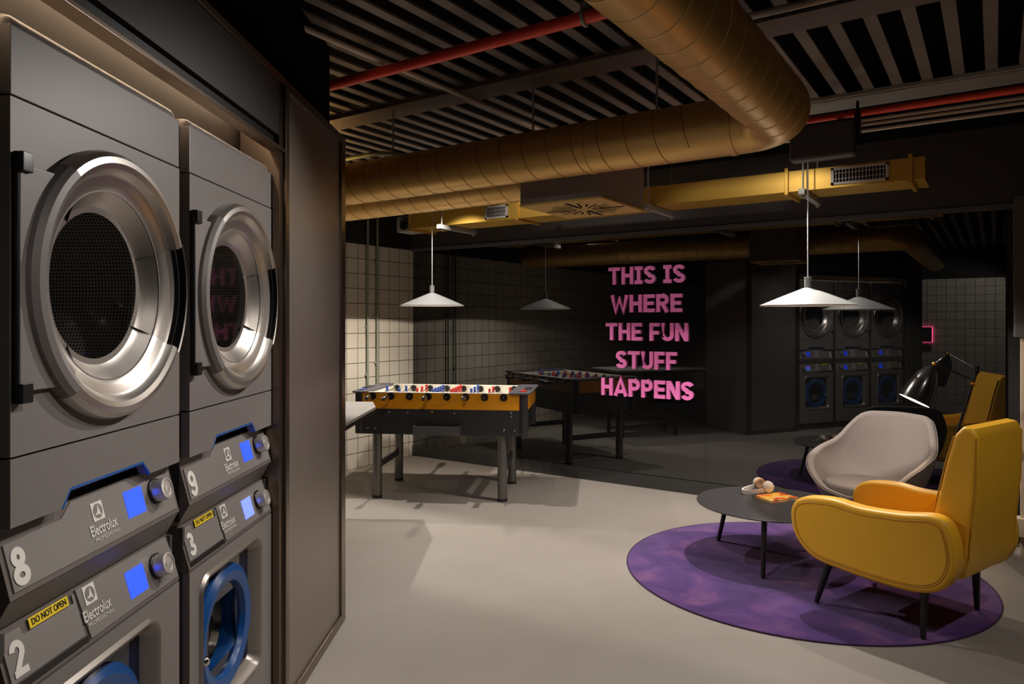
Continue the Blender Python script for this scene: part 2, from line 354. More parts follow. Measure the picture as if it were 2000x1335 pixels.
# block letters drawn as strokes; unit cap height, stroke centre lines
TH = 0.2
def glyph(ch):
    h = TH / 2; t, b, m = 1 - h, h, 0.5
    g = {
        'T': (0.72, [[(0, t), (0.72, t)], [(0.36, 0), (0.36, 1)]]),
        'H': (0.70, [[(h, 0), (h, 1)], [(0.7 - h, 0), (0.7 - h, 1)], [(0, m), (0.7, m)]]),
        'I': (0.46, [[(0, t), (0.46, t)], [(0, b), (0.46, b)], [(0.23, 0), (0.23, 1)]]),
        'E': (0.62, [[(h, 0), (h, 1)], [(0, t), (0.62, t)], [(0, b), (0.62, b)], [(0, m), (0.56, m)]]),
        'F': (0.60, [[(h, 0), (h, 1)], [(0, t), (0.6, t)], [(0, 0.46), (0.54, 0.46)]]),
        'W': (1.0, [[(h * 0.8, 1), (0.28, 0.04), (0.5, 0.8), (0.72, 0.04), (1 - h * 0.8, 1)]]),
        'N': (0.72, [[(h, 0), (h, 1)], [(0.72 - h, 0), (0.72 - h, 1)], [(h, 0.96), (0.72 - h, 0.04)]]),
        'A': (0.80, [[(h * 0.8, 0), (0.4, 0.97), (0.8 - h * 0.8, 0)], [(0.18, 0.27), (0.62, 0.27)]]),
        'U': (0.70, [[(h, 1), (h, 0.33)] + arc(0.35, 0.33, 0.35 - h, 0.33 - h, 180, 360) + [(0.7 - h, 1)]]),
        'P': (0.66, [[(h, 0), (h, 1)], [(0, t), (0.36, t)] + arc(0.36, 0.68, 0.3 - h, t - 0.68, 90, -90) + [(0, 0.68 - (t - 0.68))]]),
        'R': (0.68, [[(h, 0), (h, 1)], [(0, t), (0.36, t)] + arc(0.36, 0.69, 0.31 - h, t - 0.69, 90, -90) + [(0, 0.69 - (t - 0.69))], [(0.34, 0.46), (0.68 - h, 0)]]),
        'S': (0.66, [arc(0.33, 0.72, 0.33 - h, 0.28 - h, 15, 270, 16)[:-1] + arc(0.33, 0.27, 0.33 - h, 0.27 - h, 90, -170, 16)]),
        '8': (0.66, [arc(0.33, 0.735, 0.28 - h, 0.265 - h, 0, 360, 24), arc(0.33, 0.275, 0.33 - h, 0.275 - h, 0, 360, 24)]),
        '9': (0.66, [arc(0.33, 0.68, 0.33 - h, 0.32 - h, 0, 360, 24), [(0.66 - h, 0.7)] + arc(0.33, 0.34, 0.33 - h, 0.34 - h, 0, -160, 14)]),
        '3': (0.64, [arc(0.30, 0.735, 0.28 - h, 0.265 - h, 160, -90, 16) + arc(0.31, 0.275, 0.33 - h, 0.275 - h, 90, -165, 16)]),
        '2': (0.64, [arc(0.32, 0.69, 0.32 - h, 0.31 - h, 175, -25, 16) + [(h * 1.1, b)], [(0, b), (0.64, b)]]),
        '7': (0.62, [[(0, t), (0.62 - h * 0.6, t), (0.22, 0)]]),
        '1': (0.40, [[(0.25, 0), (0.25, 1)], [(0.02, 0.74), (0.25, 0.93)]]),
    }
    return g[ch]
def ribbon(mb, pts, th, d, xf, closed=False):
    loop = math.hypot(pts[0][0] - pts[-1][0], pts[0][1] - pts[-1][1]) < 1e-6
    k = len(pts); Lf = []; Rt = []
    for i in range(k):
        p = pts[i]; a = pts[i - 1] if i else (pts[-2] if loop else None); b = pts[i + 1] if i < k - 1 else (pts[1] if loop else None)
        def nd(q, w): dx, dy = w[0] - q[0], w[1] - q[1]; l = math.hypot(dx, dy) or 1; return (-dy / l, dx / l)
        if a and b:
            n1, n2 = nd(a, p), nd(p, b); mx, my = n1[0] + n2[0], n1[1] + n2[1]; l = math.hypot(mx, my) or 1; mx, my = mx / l, my / l
            sc = min(1.6, 1 / max(0.3, mx * n1[0] + my * n1[1]))
        else: mx, my = nd(a, p) if a else nd(p, b); sc = 1
        Lf.append((p[0] + mx * th / 2 * sc, p[1] + my * th / 2 * sc)); Rt.append((p[0] - mx * th / 2 * sc, p[1] - my * th / 2 * sc))
    vs = []
    for l, r in zip(Lf, Rt): vs += [xf(*l, d), xf(*r, d), xf(*l, 0), xf(*r, 0)]
    fs = []
    for i in range(k - 1):
        a, b = 4 * i, 4 * i + 4
        fs += [(a, b, b + 1, a + 1), (a + 2, a + 3, b + 3, b + 2), (a, a + 2, b + 2, b), (a + 1, b + 1, b + 3, a + 3)]
    e = 4 * (k - 1); fs += [(0, 1, 3, 2), (e, e + 2, e + 3, e + 1)]
    mb.add(vs, fs)
def text_mesh(name, body, size, m, parent, loc, rot, extrude=0.0004, align='CENTER', bold=0.0, width=None):
    cu = bpy.data.curves.new(name, 'FONT'); cu.body = body; cu.size = size; cu.extrude = extrude; cu.align_x = align; cu.align_y = 'CENTER'; cu.offset = bold; cu.resolution_u = 3
    o = bpy.data.objects.new(name, cu); COL.objects.link(o); bpy.context.view_layer.update()
    me = bpy.data.meshes.new_from_object(o.evaluated_get(bpy.context.evaluated_depsgraph_get())); bpy.data.objects.remove(o); bpy.data.curves.remove(cu)
    me.materials.clear()
    if width:
        xs = [v.co.x for v in me.vertices]; k = width / max(1e-6, max(xs) - min(xs))
        for v in me.vertices: v.co.x *= k
    return link(name, me, m, parent, loc, rot)

# ------------------------------------------------------------------ room shell
XL, XR, YB, YF, ZC = -5.43, 1.6, -3.5, 6.06, 2.86
struct('floor', MB().box((XL - .1, YB - .1, -.1), (XR + .1, YF + .1, 0)), M['floor'], 'grey poured concrete floor', 'floor')
struct('wall_left', MB().box((-.1, YB, 0), (0, YF, 2.302)), M['tile_x'], 'white square tiled wall beside the foosball table', 'wall', loc=(XL, 0, 0))
struct('wall_left_upper', MB().box((XL - .1, YB, 2.302), (XL, YF, ZC + .1)), M['black_paint'], 'black painted wall above the left tiles', 'wall')
struct('wall_back', MB().box((XL, -.1, 0), (XR, 0, 2.302)), M['tile_y'], 'white square tiled wall seen only in the mirror', 'wall', loc=(0, YB, 0))
struct('wall_back_upper', MB().box((XL, YB - .1, 2.302), (XR, YB, ZC + .1)), M['black_paint'], 'black painted wall above the rear tiles', 'wall')
struct('wall_right', MB().box((XR, YB, 0), (XR + .1, YF, ZC + .1)), M['black_paint'], 'black painted right wall', 'wall')
struct('wall_front', MB().box((XL, YF + .012, 0), (XR, YF + .12, 2.30)), M['black_paint'], 'black painted wall behind the mirror panels', 'wall')
struct('wall_front_upper', MB().box((XL, YF - .02, 2.315), (XR, YF + .12, ZC + .1)), M['dark_wall'], 'dark brown wall band above the mirror', 'wall')
struct('wall_pier', MB().box((.20, 5.0, 0), (XR, YF, ZC)), M['black_paint'], 'black pier at the right end of the mirror wall', 'wall')
struct('trim_1', MB().box((XL, YF - .032, 2.283), (.20, YF, 2.318)), M['trim'], 'grey metal strip along the top of the mirror', 'trim')
struct('baseboard_front', MB().box((XL, YF - .018, 0), (.20, YF + .012, .115)), M['skirting'], 'glossy black skirting under the mirror', 'baseboard')
cb = MB().box((XL - .1, YB - .1, ZC + .12), (XR + .1, YF + .1, ZC + .2))
struct('ceiling', cb, M['void'], 'black soffit above the ceiling ribs', 'ceiling')
rb = MB(); x = XL + .02
while x < XR:
    rb.box((x, YB, ZC), (x + .056, 4.72, ZC + .012))
    x += .149
struct('ceiling_soffit', MB().box((XL, 4.925, ZC), (XR, YF, ZC + .03)), M['void'], 'black ceiling strip between the galvanised beam and the mirror wall', 'ceiling')
struct('ceiling_ribs', rb, M['deck'], 'grey corrugated ribs of the black ceiling deck', 'ceiling')
def ibeam(y0, y1, zb, m, lab, zt=ZC, xa=XL, xb=XR):
    yc = (y0 + y1) / 2
    b = MB().box((xa, y0, zb), (xb, y1, zb + .014)).box((xa, yc - .006, zb + .014), (xb, yc + .006, zt)).box((xa, y0, zt - .012), (xb, y1, zt - .001))
    struct('ceiling_beam', b, m, lab, 'beam')
ibeam(3.26, 3.46, 2.83, M['beam'], 'brown steel beam running above the round gold duct')
b = MB().box((XL, 4.66, 2.83), (XR, 4.90, ZC - .001)).box((XL, 4.64, ZC - .022), (XR, 4.92, ZC - .001))
struct('ceiling_beam', b, M['galv'], 'galvanised boxed beam above the right red pipe', 'beam')
# mirror panels
mx = [XL, -4.27, -3.17, -2.07, -.977, .06]
mlab = ['smoked mirror panel beside the tiled wall', 'smoked mirror panel behind the foosball table', 'smoked mirror panel carrying most of the pink lettering',
        'smoked mirror panel right of the pink lettering', 'smoked mirror panel behind the two armchairs']
for i in range(5):
    tag(MB().box((mx[i] + .001, YF, .115), (mx[i + 1] - .001, YF + .012, 2.29)).build('mirror_panel', M['mirror'], None, False), mlab[i], 'mirror', 'smoked mirror panels')

# ------------------------------------------------------------------ laundry block
RZ = YAW - math.atan(.025)
MO = G(-.93, 0)
def MW(x, y): c, s = math.cos(RZ), math.sin(RZ); return (MO[0] + x * c - y * s, MO[1] + x * s + y * c)
XF = -.04                                       # machine fronts
CEN = {'7': .955, '8': 1.66, '9': 2.365}
W2 = .3225
def blk(name, mb, m, lab, cat='wall'): return struct(name, mb, m, lab, cat, loc=(MO[0], MO[1], 0), rot=(0, 0, RZ))
blk('wall_laundry', MB().box((-.88, .25, 0), (-.82, 3.60, ZC)).box((-.82, 2.74, 0), (-.03, 3.60, 2.425)).box((-.82, .25, 0), (-.03, .60, 2.425)), M['black_paint'], 'dark partition carrying the laundry machines')
blk('wall_laundry_upper', MB().box((-.82, .25, 2.425), (-.065, 3.56, ZC)), M['void'], 'black bulkhead above the laundry machines')
blk('wall_laundry_lining', MB().box((-.20, .60, 2.095), (-.18, 2.74, 2.425)), M['dark_wall'], 'brown lining behind the strip light above the dryers')
ss = empty('steel_surround', (MO[0], MO[1], 0), RZ, 'brushed steel surround framing the stacked laundry machines', 'cladding')
MB().box((-.03, 2.76, .04), (-.012, 3.60, 2.42)).build('side_panel', M['steel'], ss, False)
fr = MB().box((-.03, 2.735, 0), (0, 2.775, 2.425), .003).box((-.03, 3.545, 0), (0, 3.62, 2.425), .004).box((-.03, 2.775, 0), (0, 3.545, .05), .004).box((-.03, 2.775, 2.385), (0, 3.545, 2.425), .004)
fr.build('panel_frame', M['steel_edge'], ss)
MB().box((-.85, 3.60, .0), (-.03, 3.62, 2.425)).build('end_panel', M['steel'], ss, False)
MB().box((-.16, 2.695, 0), (-.012, 2.735, 2.425)).build('jamb', M['steel_edge'], ss, False)
MB().box((-.03, .60, 2.20), (-.012, 2.70, 2.40)).build('fascia_panel', M['fascia'], ss, False)
MB().box((-.03, .60, 2.40), (0, 2.735, 2.425), .003).build('top_rail', M['steel_edge'], ss)
MB().box((-.05, .60, 2.155), (-.03, 2.735, 2.20)).build('shadow_rail', M['black_metal'], ss, False)
MB().box((-.05, .60, 2.142), (0, 2.735, 2.156), .002).build('lower_rail', M['steel_edge'], ss)
MB().box((-.16, .25, 0), (-.012, .60, 2.425), .004).build('near_panel', M['steel'], ss)
MB().box((-.135, .62, 2.310), (-.112, 2.68, 2.322)).build('strip_light', M['led'], ss, False)

SL = math.hypot(.035, .133)
def slope(zt, zb, x0=-.035, x1=0.0):
    l = math.hypot(x1 - x0, zb - zt); d = ((x1 - x0) / l, (zb - zt) / l); n = (-d[1], d[0])
    def P(y, v, w): return (x0 + d[0] * v + n[0] * w, y, zt + d[1] * v + n[1] * w)
    return P, l, math.atan2(n[1], n[0])
def logo(parent, P, y, v, s):
    """small square badge with a round cut and a pale three-pointed mark, then two lines of lettering below it"""
    q = MB().add([P(y - s, v - s, .0012), P(y + s, v - s, .0012), P(y + s, v + s, .0012), P(y - s, v + s, .0012)], [(3, 2, 1, 0)])
    b = q.build('badge', M['white_print'], parent, False)
    c = [P(y + s * .8 * math.cos(a * PI / 12), v + s * .8 * math.sin(a * PI / 12), .0018) for a in range(24)]
    MB().add(c, [tuple(range(24))]).build('badge_disc', M['panelface'], parent, False)
    t = [(.12, -.78), (.2, -.1), (.42, .62), (.05, .35), (-.75, .38), (-.2, .08)]
    MB().add([P(y + s * a, v + s * e, .0024) for a, e in t], [(0, 1, 5), (1, 2, 3), (3, 4, 5), (1, 3, 5)]).build('badge_mark', M['white_print'], parent, False)
def panel_text(parent, P, tilt, name, body, y, v, size, m, bold=0.0, w=.0012, width=None):
    p = P(y, v, w)
    return text_mesh(name, body, size, m, parent, p, (R(90) - tilt, 0, R(90)), bold=bold, width=width)
def panel_digit(parent, P, ch, y, v, hgt):
    wd_, strokes = glyph(ch); mb = MB()
    for si, st in enumerate(strokes): ribbon(mb, [((px - wd_ / 2) * hgt * .86, (py - .5) * hgt) for px, py in st], TH * hgt * .96, .001 + .0002 * si, lambda a, e, d: P(y + a, v - e, .0006 + d))
    mb.build('number', M['white_print'], parent, False)
def knob(parent, P, y, v):
    k = MB(); o = Vector(P(y, v, 0)); n = Vector(P(y, v, 1)) - o
    q = n.to_track_quat('Z', 'Y').to_matrix().to_4x4(); q.translation = o
    kb = MB().lathe([(.0335, 0), (.0335, .006), (.029, .007)], 32, xf=q).build('knob_seat', M['black_plastic'], parent)
    k.lathe([(.029, .004), (.029, .033), (.0275, .036), (.022, .0365), (.021, .034), (.012, .034), (.0115, .036), (.0001, .0365)], 32, xf=q)
    k.build('knob', M['knob'], parent)
def display(parent, P, y, v, m, a=.040, b=.033):
    q = MB().add([P(y - a, v - b, .0008), P(y + a, v - b, .0008), P(y + a, v + b, .0008), P(y - a, v + b, .0008)], [(3, 2, 1, 0)])
    q.build('display', m, parent, False)

def make_dryer(num, scr):
    cs = CEN[num]; base = .914
    t = empty('tumble_dryer', (*MW(XF, cs), base), RZ); z0 = lambda h: h - base
    # body: sides, top, back and a front with a round opening
    bd = MB(); dep = -.66
    top = 2.085
    bd.box((dep, -W2, z0(.93)), (-.03, -W2 + .012, z0(2.06)))
    bd.box((dep, W2 - .012, z0(.93)), (-.03, W2, z0(2.06)))
    bd.box((dep, -W2, z0(.93)), (dep + .01, W2, z0(2.06)))
    bd.build('body', M['body_dark'], t, False)
    lid = MB().box((dep, -W2, z0(2.03)), (-.004, W2, z0(top)), .026, 4)
    lid.build('lid', M['body'], t)
    MB().box((-.03, -W2, z0(1.9255)), (0, W2, z0(2.058)), .003).build('upper_panel', M['body'], t)
    # front panel with hole
    fp = MB(); zc = z0(1.583); n = 64; r = .215; y0, y1, za, zb = -W2, W2, z0(1.246), z0(1.9225)
    ring = []; outer = []
    for i in range(n):
        a = 2 * PI * i / n; cy, sz = math.cos(a), math.sin(a); ring.append((0, r * cy, zc + r * sz))
        sy = (y1 if cy > 0 else -y0) / max(1e-6, abs(cy)); s2 = ((zb - zc) if sz > 0 else (zc - za)) / max(1e-6, abs(sz)); k = min(abs(sy), abs(s2)); outer.append((0, k * cy, zc + k * sz))
    for cor in ((y0, za), (y1, za), (y1, zb), (y0, zb)):
        j = min(range(n), key=lambda i: (outer[i][1] - cor[0]) ** 2 + (outer[i][2] - cor[1]) ** 2); outer[j] = (0, cor[0], cor[1])
    inn = [(-.03, p[1], p[2]) for p in ring]; ob = [(-.03, p[1], p[2]) for p in outer]
    fp.add(ring + outer + inn + ob, [(i, (i + 1) % n, n + (i + 1) % n, n + i) for i in range(n)] + [(i, 2 * n + i, 2 * n + (i + 1) % n, (i + 1) % n) for i in range(n)] + [(n + i, n + (i + 1) % n, 3 * n + (i + 1) % n, 3 * n + i) for i in range(n)])
    fp.build('front_panel', M['body'], t, angle=30)
    # lower front with trapezoid handle notch
    poly = [(-W2, z0(1.113)), (-.165, z0(1.113)), (-.145, z0(1.15)), (.135, z0(1.15)), (.165, z0(1.113)), (W2, z0(1.113)), (W2, z0(1.2415)), (-W2, z0(1.2415))]
    lf = MB().prism(poly, -.025, 0, 'x').build('lower_front', M['body'], t, False)
    MB().tube([(-.003, -.172, z0(1.112)), (-.003, -.147, z0(1.147)), (-.003, .137, z0(1.147)), (-.003, .17, z0(1.112))], .0045, 8).build('handle_edge', M['blue_trim'], lf)
    MB().box((-.09, -W2 + .012, z0(1.10)), (-.07, W2 - .012, z0(1.24))).build('recess', M['black_plastic'], lf, False)
    # control panel
    P, l, tilt = slope(z0(1.110), z0(.977))
    cp = MB().prism([(-.09, z0(1.110)), (-.035, z0(1.110)), (0, z0(.977)), (-.004, z0(.972)), (-.036, z0(.916)), (-.09, z0(.916))], -W2, W2, 'y')
    cp = cp.build('control_panel', M['lip'], t, False)
    out = [(-W2 + .012, .126), (W2 - .012, .126), (W2 - .012, .022), (.20, .026), (.17, .004), (-.10, .004), (-.14, .03), (-W2 + .012, .034)]
    fv = [P(a, v, .003) for a, v in out] + [P(a, v, 0) for a, v in out]; k = len(out)
    MB().add(fv, [tuple(range(k))] + [(i, k + i, k + (i + 1) % k, (i + 1) % k) for i in range(k)]).build('face_plate', M['panelface'], cp, False)
    P2 = lambda y, v, w: P(y, v, w + .003)
    panel_digit(cp, P2, num, -.283, .083, .075); logo(cp, P2, -.02, .045, .021)
    panel_text(cp, P2, tilt, 'maker_lettering', 'Electrolux', -.012, .085, .034, M['white_print'], .0004, width=.10)
    panel_text(cp, P2, tilt, 'small_lettering', 'PROFESSIONAL', -.005, .106, .012, M['white_print'], width=.095)
    display(cp, P2, .128, .062, scr); knob(cp, P2, .225, .058)
    # round door
    D = empty('door', (0, 0, 0), 0); D.parent = t
    prof = [(.306, 0), (.306, .012), (.302, .025), (.292, .035), (.278, .038), (.266, .033), (.257, .019), (.248, .013), (.230, .009), (.213, -.004), (.197, -.024), (.182, -.034), (.168, -.036)]
    A0, A1 = R(-33), R(24)
    H0, H1 = R(128), R(232)
    MB().lathe(prof, 50, A1, H0, 'x', (0, 0, zc)).lathe(prof, 50, H1, 2 * PI + A0, 'x', (0, 0, zc)).build('door_ring', M['silver'], D, angle=25)
    MB().lathe(prof[:8], 30, H0, H1, 'x', (0, 0, zc)).build('hinge_arc', M['body'], D, angle=25)
    MB().lathe(prof[7:], 30, H0, H1, 'x', (0, 0, zc)).build('inner_ring', M['silver'], D, angle=25)
    MB().lathe(prof[6:], 18, A0, A1, 'x', (0, 0, zc)).build('inner_ring', M['silver_dk'], D, angle=25)
    MB().lathe([(.257, .019), (.261, .029), (.266, .029), (.268, .002), (.296, .002), (.301, .030)], 18, A0, A1, 'x', (0, 0, zc)).build('door_handle', M['black_plastic'], D, angle=25)
    MB().lathe([(.301, .030), (.304, .033), (.308, .028), (.309, .012), (.308, .0)], 18, A0, A1, 'x', (0, 0, zc)).build('handle_rim', M['silver'], D, angle=25)
    hp = [(-.318, zc - .215), (-.318, zc + .215)] + [(.30 * math.cos(R(a)), zc + .30 * math.sin(R(a))) for a in range(134, 227, 4)]
    MB().prism(hp, .002, .016, 'x', .004).build('hinge_plate', M['body'], D)
    for s_ in (1, -1): MB().box((.002, -.322, zc + s_ * .218 - .019), (.024, -.292, zc + s_ * .218 + .019), .003).build('hinge', M['black_plastic'], D)
    MB().cyl((.010, -.318, zc - .2), (.010, -.318, zc + .2), .004, 10).build('hinge_pin', M['black_plastic'], D)
    MB().lathe([(.17, -.036), (.0001, -.036)], 40, axis='x', cen=(0, 0, zc)).build('door_glass', M['glass'], D, False)
    dr = MB().lathe([(.20, -.05), (.29, -.08), (.29, -.56), (.0001, -.60)], 64, axis='x').build('drum', M['drum'], t, loc=(0, 0, zc), angle=60)
    for a in (-65, 55, 175):
        q = Matrix.Rotation(R(a), 4, 'X')
        MB().prism([(.235, -.008), (.286, -.03), (.286, .03), (.235, .008)], -.54, -.12, 'x', xf=Matrix.Translation((0, 0, zc)) @ q).build('drum_paddle', M['black_metal'], t, False)
    return t
def make_washer(num, scr):
    cs = CEN[num]
    t = empty('washing_machine', (*MW(XF, cs), 0), RZ)
    bd = MB().box((-.66, -W2, .09), (-.02, -W2 + .012, .912)).box((-.66, W2 - .012, .09), (-.02, W2, .912)).box((-.66, -W2, .09), (-.65, W2, .912)).box((-.66, -W2, .90), (-.05, W2, .912)).box((-.66, -W2, .0), (-.03, W2, .09))
    bd.build('body', M['body_dark'], t, False)
    # front with rounded square opening
    y0, y1, za, zb = -.255, .205, .285, .738
    hole = rrect(y0, za, y1, zb, .05, 6); n = len(hole); cy, cz = (y0 + y1) / 2, (za + zb) / 2; out = []
    Y0, Y1, Z0, Z1 = -W2, W2, .09, .782
    for a, b in hole:
        dx, dz = a - cy, b - cz
        k = min(((Y1 - cy) if dx > 0 else (Y0 - cy)) / (dx if abs(dx) > 1e-6 else 1e-6), ((Z1 - cz) if dz > 0 else (Z0 - cz)) / (dz if abs(dz) > 1e-6 else 1e-6)); out.append([cy + dx * k, cz + dz * k])
    for cor in ((Y0, Z0), (Y1, Z0), (Y1, Z1), (Y0, Z1)):
        j = min(range(n), key=lambda i: (out[i][0] - cor[0]) ** 2 + (out[i][1] - cor[1]) ** 2); out[j] = list(cor)
    bez = inset(hole, .028)
    vs = [(0, a, b) for a, b in hole] + [(0, a, b) for a, b in out] + [(-.02, a, b) for a, b in out]
    MB().add(vs, [(i, (i + 1) % n, n + (i + 1) % n, n + i) for i in range(n)] + [(n + i, n + (i + 1) % n, 2 * n + (i + 1) % n, 2 * n + i) for i in range(n)]).build('front_panel', M['body'], t, angle=30)
    dr = MB(); b0 = inset(hole, -.010); ra = [(0.0, a, b) for a, b in b0]; rb2 = [(.010, a, b) for a, b in inset(hole, -.002)]; rc = [(.006, a, b) for a, b in inset(hole, .008)]; rd = [(-.032, a, b) for a, b in bez]
    rows = [ra, rb2, rc, rd]; vs = sum(rows, []); fs = []
    for q in range(3): fs += [(q * n + i, q * n + (i + 1) % n, (q + 1) * n + (i + 1) % n, (q + 1) * n + i) for i in range(n)]
    D = dr.add(vs, fs).build('door', M['silver_dk'], t, angle=50)
    hc = (cy - .005, cz - .01); rr = .135
    # dark pane with a round hole, blue ring, glass bowl
    pn = MB(); nn = len(bez); cir = []
    for a, b in bez: an = math.atan2(b - hc[1], a - hc[0]); cir.append((hc[0] + rr * math.cos(an), hc[1] + rr * math.sin(an)))
    pn.add([(-.032, a, b) for a, b in bez] + [(-.032, a, b) for a, b in cir], [(i, (i + 1) % nn, nn + (i + 1) % nn, nn + i) for i in range(nn)]).build('door_pane', M['blue_dark'], D, False)
    MB().lathe([(.205, -.031), (.203, -.022), (.180, -.010), (.150, -.016), (.132, -.05), (.128, -.09)], 56, axis='x', cen=(0, hc[0], hc[1])).build('porthole_ring', M['blue_ring'], D)
    MB().lathe([(.132, -.05), (.118, -.09), (.085, -.125), (.0001, -.14)], 40, axis='x', cen=(0, hc[0], hc[1])).build('door_bowl', M['glass'], D)
    MB().lathe([(.15, -.10), (.155, -.13), (.24, -.15), (.24, -.5), (.0001, -.52)], 56, axis='x').build('drum', M['chrome'], t, loc=(0, hc[0], hc[1]))
    MB().ball((-.015, hc[0] - .165, hc[1] - .03), .016, 12).build('door_latch', M['chrome'], D)
    P, l, tilt = slope(.913, .790)
    cp = MB().prism([(-.09, .913), (-.035, .913), (0, .790), (-.003, .783), (-.09, .783)], -W2, W2, 'y').build('control_panel', M['lip'], t, False)
    f = MB()
    for o_ in ([(-.075, .118), (W2 - .008, .118), (W2 - .008, .004), (-.085, .004)],):
        k = len(o_); f.add([P(a, v, .004) for a, v in o_] + [P(a, v, 0) for a, v in o_], [tuple(range(k))] + [(i, k + i, k + (i + 1) % k, (i + 1) % k) for i in range(k)])
    f.build('face_plate', M['panelface'], cp, False)
    o_ = [(-W2 + .010, .104), (-.092, .104), (-.092, .010), (-.10, .010), (-.10, .028), (-.255, .028), (-.26, .010), (-W2 + .010, .010)]
    k = len(o_)
    dw = MB().add([P(a, v, .004) for a, v in o_] + [P(a, v, 0) for a, v in o_], [tuple(range(k))] + [(i, k + i, k + (i + 1) % k, (i + 1) % k) for i in range(k)]).build('detergent_drawer', M['panelface'], cp, False)
    g = [(-W2 + .010, .108), (-.08, .108), (-.08, .122), (-W2 + .010, .122)]
    MB().add([P(a, v, .0006) for a, v in g], [(0, 1, 2, 3)]).build('drawer_gap', M['black_plastic'], cp, False)
    P2 = lambda y, v, w: P(y, v, w + .004)
    panel_digit(cp, P2, num, -.283, .062, .068)
    lb = [(-.235, .005), (-.115, .005), (-.115, .026), (-.235, .026)]
    lo = MB().add([P(a, v, .0045) for a, v in lb] + [P(a, v, .0035) for a, v in lb], [(0, 1, 2, 3), (0, 4, 5, 1), (1, 5, 6, 2), (2, 6, 7, 3), (3, 7, 4, 0)]).build('warning_label', M['yellow_label'], cp, False)
    panel_text(cp, P2, tilt, 'warning_lettering', 'DO NOT OPEN', -.175, .0155, .0185, M['black_print'], .0002, w=.001, width=.105)
    logo(cp, P2, -.045, .028, .021)
    panel_text(cp, P2, tilt, 'maker_lettering', 'Electrolux', -.035, .070, .034, M['white_print'], .0004, width=.10)
    panel_text(cp, P2, tilt, 'small_lettering', 'PROFESSIONAL', -.028, .091, .012, M['white_print'], width=.095)
    display(cp, P2, .132, .064, scr); knob(cp, P2, .228, .060)
    return t
DL = {'7': 'grey tumble dryer, nearest of the stacked row, seen only in the mirror', '8': 'grey tumble dryer numbered 8 stacked on washer 2', '9': 'grey tumble dryer numbered 9 stacked on washer 3'}
WL = {'7': ('1', 'grey washing machine, nearest of the row, seen only in the mirror'), '8': ('2', 'grey washing machine numbered 2 under dryer 8'), '9': ('3', 'grey washing machine numbered 3 under dryer 9')}
for k_ in ('7', '8', '9'):
    tag(make_dryer(k_, M['screen']), DL[k_], 'dryer', 'stacked tumble dryers')
    num_, lab_ = WL[k_]; CEN[num_] = CEN[k_]
    tag(make_washer(num_, M['screen_pale'] if num_ == '3' else M['screen']), lab_, 'washing machine', 'washing machines under the dryers')

# ------------------------------------------------------------------ ducts
RD = .1335; DZ = 2.405; LX, LY = -.766, 3.32
def helix(p0, axis, length, pitch, r, phase=0.0, n=40, rs=.0028):
    pts = []; steps = int(length / pitch * n)
    ax = Vector(axis).normalized(); u = Vector((0, 0, 1)); w = ax.cross(u)
    for i in range(steps + 1):
        a = 2 * PI * i / n + phase; d = pitch * i / n
        pts.append(Vector(p0) + ax * d + (u * math.cos(a) + w * math.sin(a)) * r)
    return pts
du = empty('round_duct', (LX, LY, DZ), 0, 'large gold spiral duct with an elbow, crossing the ceiling', 'duct')
EB = .20
MB().cyl((XL - LX + .02, 0, 0), (-EB - .02, 0, 0), RD, 64).build('straight_section', M['gold'], du)
MB().cyl((0, -EB, 0), (0, -3.9, 0), RD, 64).build('leg_section', M['gold'], du)
el = [(-EB - .03, 0, 0)] + [(-EB + EB * math.sin(R(a)), -EB + EB * math.cos(R(a)), 0) for a in range(0, 91, 9)] + [(0, -EB - .03, 0)]
MB().tube(el, RD - .001, 64).build('elbow', M['gold'], du)
MB().tube(helix((XL - LX + .05, 0, 0), (1, 0, 0), 4.20, .148, RD), .0026, 6).build('spiral_seam', M['gold_seam'], du)
MB().tube(helix((0, -3.8, 0), (0, 1, 0), 3.58, .14, RD), .0026, 6).build('spiral_seam', M['gold_seam_lit'], du)
MB().tube([(-EB - .05 + .003, 0, 0), (-EB - .05, 0, 0), (-EB - .02, 0, 0)], [RD + .0035] * 3, 64).build('coupling', M['gold'], du)
MB().tube([(-.98, 0, 0), (-.955, 0, 0)], RD + .004, 64).build('coupling', M['gold'], du)
d2 = empty('round_duct', (-2.26, 3.74, 2.385), 0, 'second gold spiral duct running behind the large one into the ceiling unit', 'duct')
MB().cyl((XL + 2.25 + .02, 0, 0), (0, 0, 0), RD, 64).build('straight_section', M['gold'], d2)
MB().tube(helix((XL + 2.25 + .06, 0, 0), (1, 0, 0), 3.08, .148, RD, 1.0), .0026, 6).build('spiral_seam', M['gold_seam'], d2)
